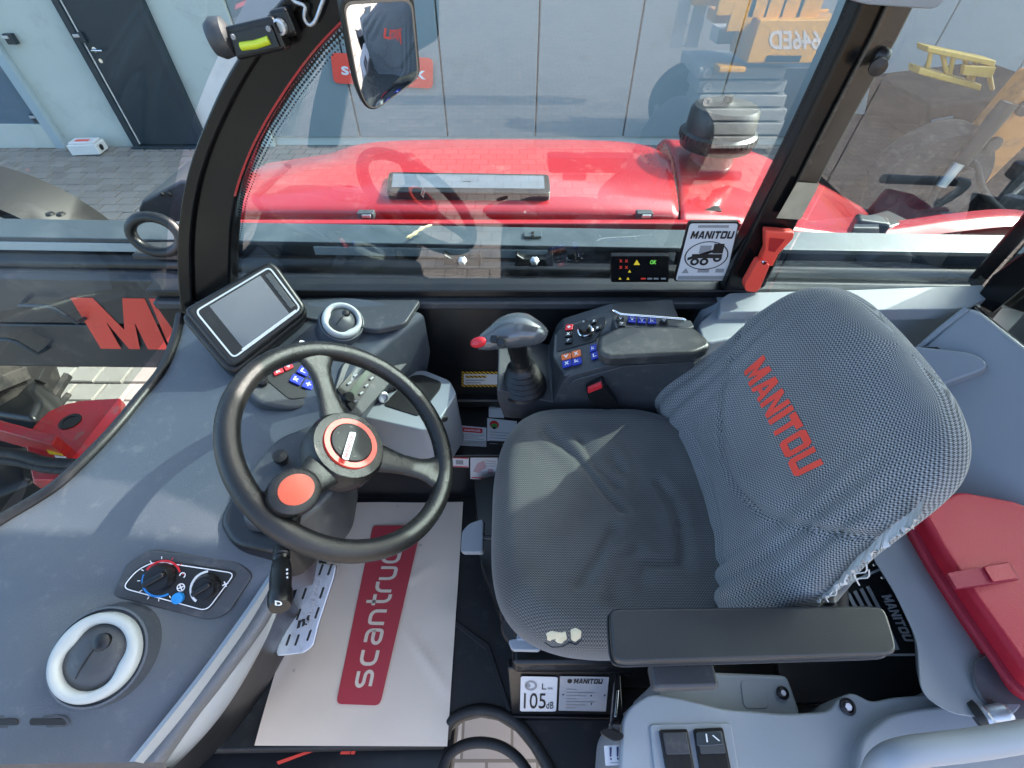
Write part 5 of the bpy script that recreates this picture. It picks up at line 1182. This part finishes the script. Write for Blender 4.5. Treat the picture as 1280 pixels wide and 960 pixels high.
for i in range(NRr + 1):
    r_ = i / NRr
    for k in range(NA):
        a = 2 * math.pi * k / NA; c_, s_ = math.cos(a), math.sin(a); e = 2 / 3.6
        ax_ = .222 if c_ > 0 else .212 * (1 - .05 * s_ * s_)
        bx_ = .232
        X = SC.x + ax_ * math.copysign(abs(c_) ** e, c_) * min(r_ / .90, 1) ; Y = SC.y + bx_ * math.copysign(abs(s_) ** e, s_) * min(r_ / .90, 1)
        q = min(r_ / .90, 1)
        if r_ <= .9:
            z = cz(X, Y) - .045 * max(0, (q - .78) / .22) ** 2.6
        else:
            t = (r_ - .9) / .1
            z = cz(X, Y) - .045 - t * .065
            X += (X - SC.x) * .02 * math.sin(math.pi * t); Y += (Y - SC.y) * .02 * math.sin(math.pi * t)
        vs_.append(V(X, Y, z)); uv.append((X, Y - (0 if r_ <= .9 else (r_ - .9) * .6)))
for i in range(NRr):
    for k in range(NA): fs.append((i * NA + k, i * NA + (k + 1) % NA, (i + 1) * NA + (k + 1) % NA, (i + 1) * NA + k))
cu = obj('seat_cushion', vs_, fs, M_fabdark, se, 180, uv=uv)
# tear showing foam
for q in (((680, 791), (688, 787), (704, 790), (709, 787), (711, 799), (704, 806), (690, 807), (681, 801)), ((712, 786), (720, 783), (728, 788), (727, 798), (719, 804), (713, 801))):
    pts = rnd([P(a, b, z=ZS - .018) for a, b in q], .003, 3); c_ = sum(pts, Vector()) / len(pts)
    def top(p, h): return V(p.x, p.y, h)
    hit = [p for p in pts]
    bvc = BVHTree.FromPolygons([tuple(v) for v in vs_], fs)
    def onc(px_): 
        h = bvc.ray_cast(CAM, (px_ - CAM).normalized()); return h[0] if h[0] else px_
    ring = [onc(p) for p in pts]; cc = onc(c_); n_ = len(ring)
    nrm = (CAM - cc).normalized()
    verts = [p - nrm * .001 for p in ring] + [cc.lerp(p, .72) + nrm * .0012 for p in ring] + [cc.lerp(p, .35) + nrm * .0016 for p in ring] + [cc + nrm * .0012]
    f_ = []
    for s0_ in (0, n_): f_ += [(s0_ + i, s0_ + (i + 1) % n_, s0_ + n_ + (i + 1) % n_, s0_ + n_ + i) for i in range(n_)]
    f_ += [(2 * n_ + i, 2 * n_ + (i + 1) % n_, 3 * n_) for i in range(n_)]
    fo = obj('foam_tear', verts, f_, M_foam, cu, 180); fo['label'] = 'cream foam showing through a tear in the seat cushion'
tube('torn_edge', [p + nrm * .001 for p in [onc(P(a, b, z=ZS - .02)) for a, b in ((681, 803), (690, 809), (704, 808), (712, 803), (720, 806), (727, 800))]], .0012, M_black, cu, 6)
# backrest: closed levels, each a rounded section
BY = .437
lev = [(.440, .340, .405, .205), (.47, .338, .410, .228), (.51, .340, .418, .239), (.55, .350, .428, .238), (.60, .362, .440, .230), (.65, .374, .455, .219), (.70, .386, .470, .207), (.75, .399, .487, .197), (.785, .412, .500, .188), (.812, .426, .508, .176), (.833, .442, .512, .156), (.847, .460, .512, .124), (.854, .476, .508, .080), (.857, .488, .498, .02)]
sL = spline([V(a, b, c) for a, b, c, d in lev], 78); sW = spline([V(d, 0, 0) for a, b, c, d in lev], 78)
NB = 120; colv = [0.0] * 120; base_ = []; vs_, fs, uv = [], [], []; arcl = 0
for i, (l_, w_) in enumerate(zip(sL, sW)):
    z0, xf, xb, hw = l_.x, l_.y, l_.z, w_.x
    if i: arcl += math.hypot(z0 - sL[i - 1].x, xf - sL[i - 1].y)
    cx, hx_ = (xf + xb) / 2, (xb - xf) / 2; per = 0; prev = None
    for k in range(NB):
        a = 2 * math.pi * k / NB + math.pi; c_, s_ = math.cos(a), math.sin(a); e = 2 / 3.2
        x = cx + hx_ * math.copysign(abs(c_) ** e, c_); y = BY + hw * math.copysign(abs(s_) ** e, s_)
        dy = (y - BY) / max(hw, .03)
        if c_ < 0:                                            # front face: hollow middle, wings, stitched folds
            g_ = max(0, 1 - max(0, z0 - .74) / .08)
            x += g_ * (.012 * math.exp(-(dy / .5) ** 2) - .020 * max(0, abs(dy) - .55) ** 1.3)
            x -= .055 * math.exp(-((z0 - .52) / .075) ** 2) * max(0, (abs(dy) - .35) / .65) ** 1.3
            for off_, dp in ((.86, .007), (.72, .009), (.58, .007)):
                x += g_ * dp * math.exp(-((abs(dy) - off_ - .06 * (z0 - .6)) / .03) ** 2)
            zs_ = .57 + 4.2 * (y - BY) ** 2; x += .009 * math.exp(-((z0 - zs_) / .0065) ** 2) - .004 * math.exp(-((z0 - zs_ - .02) / .012) ** 2) + .005 * math.exp(-((z0 - (.52 + .02 * dy)) / .01) ** 2) * (abs(dy) < .6)
        x += .0012 * mnz.noise(V(y * 30, z0 * 30, 0)) + .002 * mnz.noise(V(y * 9, z0 * 9, 5))
        pb_ = V(cx + hx_ * math.copysign(abs(c_) ** e, c_), y, z0); base_.append(pb_)
        p = V(x, y, z0 - .006 * math.exp(-((y - BY) / .06) ** 2) * 0)
        vs_.append(p)
        if i: colv[k] += (pb_ - base_[(i - 1) * NB + k]).length
        uv.append([0, colv[k]])
for i in range(len(sL)):
    for sg, rng_ in ((1, range(1, NB // 2 + 1)), (-1, range(NB - 1, NB // 2, -1))):
        acc = 0; pv = base_[i * NB]
        for k in rng_:
            acc += (base_[i * NB + k] - pv).length; pv = base_[i * NB + k]; uv[i * NB + k][0] = sg * acc
for i in range(len(sL) - 1):
    for k in range(NB): fs.append((i * NB + k, i * NB + (k + 1) % NB, (i + 1) * NB + (k + 1) % NB, (i + 1) * NB + k))
fs += [list(range(NB))[::-1], list(range((len(sL) - 1) * NB, len(sL) * NB))]
br_ = obj('backrest', vs_, fs, M_fab, se, 180, uv=uv)
bvb = BVHTree.FromPolygons([tuple(v) for v in vs_], fs)
# lettering printed on the backrest
def on_back(y, z):
    h = bvb.ray_cast(V(.05, y, z), V(1, 0, 0)); return (h[0] + h[1] * .0012) if h[0] else V(.4, y, z)
vt, ft = text_mesh('MANITOU', .055, 6)
bm = bmesh.new(); bvx = [bm.verts.new(v) for v in vt]
for f_ in ft:
    try: bm.faces.new([bvx[i] for i in f_])
    except ValueError: pass
for k in range(1, 28): bmesh.ops.bisect_plane(bm, geom=bm.verts[:] + bm.edges[:] + bm.faces[:], plane_co=(k / 28, 0, 0), plane_no=(1, 0, 0))
for k in range(1, 6): bmesh.ops.bisect_plane(bm, geom=bm.verts[:] + bm.edges[:] + bm.faces[:], plane_co=(0, k / 6, 0), plane_no=(0, 1, 0))
bm.verts.index_update(); tv = [v.co.copy() for v in bm.verts]; tf = [[v.index for v in f_.verts] for f_ in bm.faces]; bm.free()
yA, yB, zA, zB = .548, .338, .694, .742
obj('lettering', [on_back(yA + (yB - yA) * v.x - .004 * v.y, zA + (zB - zA) * v.y - .004 * math.sin(v.x * 3.1)) for v in tv], tf, M_decalred, br_, None)
# ragged white lining hanging at the near edge of the backrest
rg = []
prng = random.Random(3)
edge = [on_e for on_e in [P(a, b, y=.205 + .03 * k / 9) for k, (a, b) in enumerate(((1022, 752), (1036, 742), (1050, 728), (1064, 714), (1078, 703), (1092, 690), (1106, 678), (1120, 668), (1134, 658), (1150, 640)))]]
ed = spline(edge, 60); vv, ff = [], []
for i, p in enumerate(ed):
    t = i / 60; ln = (.003 + .007 * abs(mnz.noise(V(i * .37, 0, 1))) * 2 + prng.uniform(0, .003)) * (1 + 1.3 * max(0, t - .7))
    d = V(.5, -.10, -.85)
    vv += [p + V(.012, .016, .006), p + d * ln * .5 + V(prng.uniform(-.002, .002), prng.uniform(-.003, .003), 0), p + d * ln + V(prng.uniform(-.004, .004), prng.uniform(-.004, .004), prng.uniform(-.003, .003))]
    if i: k = 3 * i; ff += [(k - 3, k - 2, k + 1, k), (k - 2, k - 1, k + 2, k + 1)]
fr_ = obj('torn_lining', vv, ff, M_fringe, br_, 80); fr_['label'] = 'ragged white lining torn along the backrest edge'
for (a, b) in ((1045, 735), (1083, 705), (1086, 712)):
    p = P(a, b, y=.20); tube('loose_thread', spline([p, p + V(.004, -.004, -.012), p + V(-.002, -.002, -.022), p + V(.003, -.006, -.03)], 8), .0008, M_fringe, br_, 5)
# frame behind the lining
tube('recliner_bar', [P(1052, 715, y=.24), P(1045, 745, y=.24) + V(0, 0, -.08)], .016, M_alu, se, 14)
# left armrest
am = [P(a, b, z=.630) for a, b in ((762, 768), (766, 760), (1096, 757), (1108, 762), (1122, 808), (1118, 818), (775, 828), (766, 820))]
ar = slab('armrest', am, V(.004, .004, -.048), mat('armrest_vinyl', (.02, .0225, .0245), .4, bump=(500, .14), var=(10, .15)), se, r=.014, bevel=.014, seg=5)
amc = sum(am, Vector()) / len(am)
tube('armrest_seam', [amc + (p - amc) * 1.006 + V(.002, .002, -.026) for p in rnd(am, .014, 4)], .0016, M_black, ar, 6, True)
box('armrest_bracket', P(853, 846, z=.545), (.085, .030, .022), M_dashdark, se, rotz(.02), .006)
tube('armrest_hinge', [P(1040, 800, z=.585), P(1060, 780, z=.52) + V(.03, .06, -.04)], .018, M_steel, se, 14)
# pedestal and suspension
pe = thing('seat_pedestal', 'black steel seat pedestal box with rubber bellows under the seat', 'seat base', V(.2, .4, 0))
slab('pedestal_box', [V(.0, .215, .23), V(.40, .215, .23), V(.40, .62, .23), V(.0, .62, .23)], V(0, 0, -.22), M_steel, pe, bevel=.01)
pfn = Vector((0, -.958, .287)).normalized(); pf0 = P(705, 865, z=.10); FP = lambda a, b, o=0.: PL(a, b, pf0, pfn) + pfn * o
slab('front_plate', [FP(a, b, -.001) for a, b in ((634, 836), (778, 840), (772, 903), (640, 900))], .02, M_steel, pe, bevel=.004)
slab('lower_lip', [FP(a, b, .006) for a, b in ((640, 893), (772, 894), (772, 903), (640, 902))], .02, M_blackgloss, pe, bevel=.004)
for z_, r_ in ((.26, .20), (.29, .185), (.32, .20), (.35, .185), (.38, .20)):
    slab('bellows_fold', [V(.19 + r_ * c1, .42 + r_ * 1.0 * s1, z_) for c1, s1 in ((-.95, -.95), (.95, -.95), (.95, .95), (-.95, .95))], V(0, 0, .02), M_rubber, pe, r=.05, bevel=.009, seg=3)
for (a, b, rr) in ((626, 755, .030), (628, 772, .036), (632, 788, .040)):
    p = P(a, b, z=.22); lathe('front_boot', [(rr * .8, -.02), (rr, -.008), (rr, .008), (rr * .8, .018), (0, .018)], p + V(.03, .01, 0), (-.3, -.3, 1), M_rubber, pe, 24)
slab('slide_rail', [P(a, b, z=.16) for a, b in ((592, 600), (626, 592), (632, 690), (652, 800), (640, 806), (600, 700))], V(0, 0, -.08), M_steel, pe, r=.01, bevel=.008)
lvv = thing('seat_lever', 'pale grey flap lever sticking out in front of the seat', 'lever', P(592, 690, z=.2))
slab('lever_flap', [P(a, b, z=.27) for a, b in ((575, 690), (577, 664), (586, 654), (604, 648), (603, 690))], V(.004, 0, -.016), M_light, lvv, r=.008, bevel=.005, seg=3)
tube('lever_rod', [P(598, 672, z=.262), P(640, 672, z=.27)], .006, M_steel, lvv, 8)
lv2 = thing('adjust_handle', 'pale grey adjuster handle under the near front corner of the cushion', 'lever', P(655, 806, z=.3))
slab('handle_tab', [P(a, b, z=.36) for a, b in ((635, 800), (648, 797), (676, 804), (675, 813), (640, 812))], V(0, 0, -.014), M_light, lv2, r=.005, bevel=.004)
slab('handle_stem', [P(a, b, z=.362) for a, b in ((645, 800), (647, 790), (656, 793), (660, 801))], V(0, 0, -.012), M_light, lv2, bevel=.003)
q = [FP(a, b, .0) for a, b in ((650, 888), (695, 888), (697, 845), (651, 844))]
t = thing('noise_plate', 'white noise plate reading 105 dB on the seat pedestal', 'sign', q[0]); sheet('plate_face', q, M_label, t, .002, r=.006)
text('lettering', '105', subquad(q, .1, .1, .70, .55), M_ink, t, .0, .003); text('unit_lettering', 'dB', subquad(q, .72, .1, .92, .30), M_ink, t, .0, .003); text('level_lettering', 'L', subquad(q, .58, .66, .70, .82), M_ink, t, .0, .003); text('index_lettering', 'WA', subquad(q, .73, .66, .88, .72), M_ink, t, 0, .003)
disc2('sound_symbol', q, .28, .76, .17, .14, M_greyink, t, .0028, 20, .62); disc2('sound_symbol', q, .2, .76, .07, .06, M_greyink, t, .0028)
q = [FP(a, b, .0) for a, b in ((698, 887), (757, 888), (761, 845), (700, 844))]
t = thing('maker_plate', 'silver rating plate with maker name on the seat pedestal', 'sign', q[0]); sheet('plate_face', q, M_plate, t, .002)
text('maker_lettering', 'MANITOU', subquad(q, .28, .82, .88, .95), M_ink, t, .05, .003); disc2('maker_emblem', q, .2, .88, .05, .06, M_ink, t, .003)
for k in range(7): sheet('print_line', subquad(q, .14, .1 + k * .09, .36 + .2 * (k % 3), .115 + k * .09), M_greyink, t, .003)
for u, v in ((.08, .5), (.94, .5), (.68, .24), (.66, .48)): disc2('rivet', q, u, v, .016, .022, M_chrome, t, .0032, 8)
# ignition key with tag
ky = thing('ignition_key', 'black ignition key with hanging white tag beside the pedestal', 'key', P(768, 915, z=.1))
kz_ = .345
slab('lock_bracket', [P(a, b, z=kz_) for a, b in ((770, 842), (776, 842), (780, 905), (764, 905))], V(0, 0, -.02), M_blackgloss, ky, bevel=.003)
slab('bracket_edge', [P(a, b, z=kz_ + .004) for a, b in ((768, 896), (771, 896), (774, 862), (771, 862))], V(0, 0, -.004), M_chrome, ky, bevel=.0008)
lathe('lock_barrel', [(.008, 0), (.008, .010), (.006, .012), (0, .012)], P(767, 909, z=kz_), (0, -.3, 1), M_steel, ky, 16)
slab('key_bow', [P(a, b, z=kz_ + .022) for a, b in ((750, 915), (754, 910), (766, 912), (780, 917), (779, 924), (770, 927), (758, 922))], V(0, 0, -.008), M_black, ky, r=.006, bevel=.003)
tq = [P(a, b, z=kz_ - .0) for a, b in ((757, 957), (781, 956), (779, 931), (755, 932))]
slab('key_tag', tq, V(0, 0, -.002), M_label, ky, bevel=.0005)
for u in (.3, .66):
    sheet('tag_mark', [bil(tq, *p) for p in ((u - .05, .42), (u + .03, .42), (u + .09, .9), (u - .02, .9))], mat('navy_print', (.02, .03, .10), .5), ky, .001); sheet('tag_mark', subquad(tq, u - .04, .26, u + .04, .36), MATS['navy_print'], ky, .001)
sheet('print_line', subquad(tq, .25, .1, .75, .14), M_greyink, ky, .001)
# ------------------------------------------------------------------ rear trims
rt = thing('rear_side_trim', 'pale grey moulded trim under the quarter window behind the seat', 'trim panel', V(.8, .85, .3))
slab('sill_top', [P(a, b, z=.622) for a, b in ((900, 374), (912, 366), (1070, 362), (1228, 356), (1242, 364), (1238, 371), (1215, 382), (1190, 386), (900, 390))], V(0, 0, -.03), M_light, rt, r=.008, bevel=.008, seg=3)
slab('side_face', [P(a, b, y=.845) for a, b in ((903, 384), (1212, 380), (1150, 440), (1140, 520), (860, 520), (868, 415), (880, 395))], V(0, .05, 0), M_light, rt, r=.01, bevel=.010, seg=3)
slab('front_corner', [P(a, b, z=.60) for a, b in ((872, 405), (905, 376), (940, 380), (930, 420), (880, 430))], V(.0, .01, -.20), M_light, rt, r=.02, bevel=.012, seg=4)
rw0 = P(1225, 470, x=.94); rwn = Vector((-.72, -.22, .66)).normalized(); RW = lambda a, b, o=0.: PL(a, b, rw0, rwn) + rwn * o
slab('rear_face', [RW(a, b) for a, b in ((1206, 383), (1224, 386), (1330, 470), (1330, 660), (1240, 660), (1160, 620), (1100, 520), (1138, 446))], .06, M_light, rt, r=.02, bevel=.014, seg=4)
slab('pocket', [RW(a, b, .028) for a, b in ((1110, 440), (1142, 437), (1222, 447), (1240, 464), (1190, 482), (1130, 505), (1100, 500))], .05, M_light, rt, r=.02, bevel=.02, seg=4)
slab('dark_slot', [RW(a, b, .004) for a, b in ((1152, 438), (1160, 434), (1172, 434), (1178, 439))], .01, M_ink, rt, bevel=.002)
tube('moulded_ridge', [RW(a, b, .0) for a, b in ((1208, 386), (1175, 412), (1145, 438))], .006, M_light, rt, 10)
rwf = thing('rear_window_frame', 'black frame of the rear window at the right edge', 'window frame', P(1260, 420, x=1.05))
fr0 = [P(a, b, x=1.04) for a, b in ((1208, 384), (1225, 375), (1320, 440), (1320, 470))]
tube('frame_bar', [P(1212, 384, x=1.03), P(1290, 450, x=1.03)], .010, M_blackgloss, rwf, 12)
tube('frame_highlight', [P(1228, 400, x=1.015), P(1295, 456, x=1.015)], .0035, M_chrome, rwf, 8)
strip('frame_post', [P(a, b, x=1.06) for a, b in ((1215, 378), (1240, 345), (1270, 322), (1320, 290))], [P(a, b, x=1.06) for a, b in ((1240, 392), (1290, 352), (1320, 340), (1350, 330))], V(.03, .02, 0), M_blackgloss, rwf, .004)
obj('rear_glass', [(1.10, -.02, .55), (1.10, .90, .55), (1.12, .90, 1.56), (1.12, -.02, 1.56)], [(0, 1, 2, 3)], M_glass, rwf, None)
box('lower_panel', (1.14, .44, .27), (.05, .92, .56), M_black, rwf, bevel=.01)
# left rear console
lc = thing('left_rear_console', 'pale grey moulded rear console beside the seat with switches', 'console', V(.5, .1, .1))
CZ = .36
slab('deck', [P(a, b, z=CZ) for a, b in ((778, 900), (788, 882), (812, 866), (850, 872), (905, 886), (985, 892), (1036, 889), (1050, 872), (1066, 864), (1090, 878), (1112, 872), (1160, 868), (1205, 845), (1262, 842), (1330, 900), (1330, 1060), (770, 1060))], V(0, 0, -.30), M_light, lc, r=.014, bevel=.014, seg=4)
slab('raised_edge', [P(a, b, z=CZ + .022) for a, b in ((1070, 960), (1078, 920), (1112, 893), (1150, 884), (1210, 880), (1290, 905), (1300, 1040), (1075, 1040))], V(0, 0, -.05), M_light, lc, r=.02, bevel=.016, seg=4)
slab('rear_upstand', [P(a, b, z=CZ - .06) for a, b in ((815, 852), (860, 838), (985, 843), (1000, 886), (1002, 900), (830, 896))], V(0, 0, -.2), M_light, lc, r=.012, bevel=.012, seg=3)
slab('upstand_groove', [P(a, b, z=CZ - .058) for a, b in ((925, 850), (958, 850), (962, 886), (930, 886))], V(0, 0, -.004), M_light, lc, r=.01, bevel=.0018)
slab('switch_recess', [P(a, b, z=CZ + .003) for a, b in ((812, 905), (914, 903), (930, 1000), (822, 1000))], V(0, 0, -.004), M_light, lc, r=.006, bevel=.002)
for q in (((824, 912), (860, 911), (874, 990), (838, 990)), ((867, 911), (904, 909), (920, 990), (880, 990))):
    rk = slab('rocker_switch', [P(a, b, z=CZ + .008) for a, b in q], V(0, 0, -.008), M_black, lc, r=.004, bevel=.002)
    p3 = [P(a, b, z=CZ + .0085) for a, b in q]
    slab('rocker_half', subquad(p3[::-1][1:] + p3[::-1][:1], .08, .06, .92, .46), V(0, 0, -.003), M_black, rk, r=.003, bevel=.0015)
    slab('rocker_half', [bil([p3[0], p3[1], p3[2], p3[3]], u, v) + V(0, 0, .002) for u, v in ((.08, .05), (.92, .05), (.92, .42), (.08, .42))], V(0, 0, -.003), M_dashdark, rk, r=.003, bevel=.0015)
wq = [P(a, b, z=CZ + .0115) for a, b in ((872, 933), (904, 931), (901, 914), (870, 915))]
slab('wiper_lens', wq, V(0, 0, -.003), mat('smoked_lens', (.05, .06, .065), .1, coat=.5), lc, r=.003, bevel=.001)
sheet('wiper_symbol', subquad(wq, .36, .25, .42, .85), M_paint_white, lc, .001); sheet('wiper_symbol', [bil(wq, *p) for p in ((.62, .7), (.66, .75), (.9, .3), (.84, .28))], M_paint_white, lc, .001)
def screw(p, n, rr=.010, parent=lc):
    s = lathe('screw', [(rr, 0), (rr, .003), (rr * .7, .004), (rr * .66, .001), (0, .001)], p, n, M_steel, parent, 18); lathe('screw_head', [(rr * .5, .0), (rr * .45, .004), (0, .004)], p, n, M_alu, s, 6)
screw(P(978, 866, z=CZ - .056), (0, -.2, 1)); screw(P(1059, 883, z=CZ + .003), (0, -.3, 1), .012)
# tall pillar of the console beside the bag
PZ2 = .44
slab('console_pillar', [P(a, b, z=PZ2) for a, b in ((1086, 690), (1110, 672), (1140, 655), (1162, 682), (1200, 742), (1232, 800), (1268, 842), (1290, 870), (1260, 900), (1190, 894), (1150, 868), (1146, 800), (1118, 740))], V(.30, .12, -.38), M_light, lc, r=.02, bevel=.018, seg=4)
pk = lathe('cup_recess', [(.046, 0), (.044, .003), (.040, -.002), (.038, -.03), (0, -.03)], P(1258, 862, z=.4435), (.0, -.2, 1), M_dash, lc, 30)
kb = lathe('locking_knob', [(.016, 0), (.016, .012), (.012, .016), (.013, .034), (.009, .04), (0, .04)], P(1222, 897, z=.43), (.8, .1, .5), M_alu, lc, 18)
lathe('knob_collar', [(.018, 0), (.018, .01), (.012, .012)], P(1216, 894, z=.43), (.8, .1, .5), M_ink, lc, 18)
# black well with rating plate
wl = thing('instruction_plate', 'black instruction plate with white maker name and printed paragraphs behind the seat', 'sign', P(1090, 760, z=.25))
ZW = .30
wq = [P(a, b, z=ZW) for a, b in ((1046, 822), (1150, 818), (1112, 690), (1020, 735))]
slab('plate_back', [P(a, b, z=ZW - .004) for a, b in ((980, 880), (1165, 872), (1160, 810), (1105, 670), (1040, 690), (960, 760))], V(0, 0, -.02), M_steel, wl, bevel=.003)
TX = lambda a, b: P(a, b, z=ZW)
text('maker_lettering', 'MANITOU', [TX(1101, 745), TX(1131, 803), TX(1142, 802), TX(1113, 742)], M_plate, wl, .05, .001)
for k in range(7):
    x0, y0 = 1082 - k * 8, 734 + k * 3
    sheet('print_paragraph', [TX(x0, y0), TX(x0 + 4, y0 - 2), TX(x0 + 24 - k, y0 + 36 - k * 2), TX(x0 + 20 - k, y0 + 38 - k * 2)], M_greyink, wl, .001)
sheet('white_rule', [TX(1060, 818), TX(1148, 817), TX(1148, 820), TX(1060, 821)], M_plate, wl, .001); sheet('print_paragraph', [TX(1104, 776), TX(1108, 774), TX(1124, 812), TX(1119, 813)], M_plate, wl, .001)
sheet('white_rule', [TX(1062, 727), TX(1102, 709), TX(1103, 712), TX(1063, 730)], M_plate, wl, .001)
for a, b in ((1103, 722), (1093, 706)): lathe('plate_rivet', [(.004, 0), (.003, .002), (0, .002)], TX(a, b), (0, 0, 1), M_chrome, wl, 8)
# grab rail
gr_ = thing('grab_rail', 'thick pale grey tubular grab rail across the lower right corner', 'grab rail', P(1180, 930, z=.5))
tube('rail_tube', spline([P(1092, 1010, z=.40), P(1094, 975, z=.46), P(1108, 952, z=.50), P(1140, 940, z=.515), P(1220, 930, z=.52), P(1330, 912, z=.525), P(1460, 895, z=.53)], 40), .0165, M_light, gr_, 18)
# red bag
bgz = .50
ba = thing('red_bag', 'red nylon bag with strap lying on the rear shelf behind the seat', 'bag', P(1220, 720, z=.3))
tp = [P(a, b, z=z_) for a, b, z_ in ((1146, 634, .50), (1200, 612, .51), (1275, 626, .51), (1400, 700, .51), (1400, 900, .50), (1290, 848, .50), (1222, 752, .50), (1180, 690, .50))]
bagb = slab('bag_body', tp, V(.015, -.015, -.13), M_bag, ba, r=.014, bevel=.010, seg=4)
slab('bag_lid_seam', [p + V(-.004, -.004, -.03) + (p - sum(tp, Vector()) / len(tp)).normalized() * .006 for p in tp], V(0, 0, -.01), M_bagdark, ba, r=.02, bevel=.004)
sq = [P(a, b, z=.5085) for a, b in ((1184, 716), (1196, 736), (1276, 724), (1262, 702))]
slab('bag_strap', sq, V(0, 0, -.006), M_bagdark, ba, r=.003, bevel=.002)
slab('strap_end', [p + V(0, 0, .003) for p in subquad(sq, .05, .55, .95, .95)], V(0, 0, -.003), M_bag, ba, r=.003, bevel=.001)
sh_ = thing('rear_shelf', 'dark rear shelf under the red bag', 'shelf', V(.85, .3, 0))
box('shelf_panel', (.86, .40, .215), (.5, .80, .10), M_dashdark, sh_, bevel=.02)
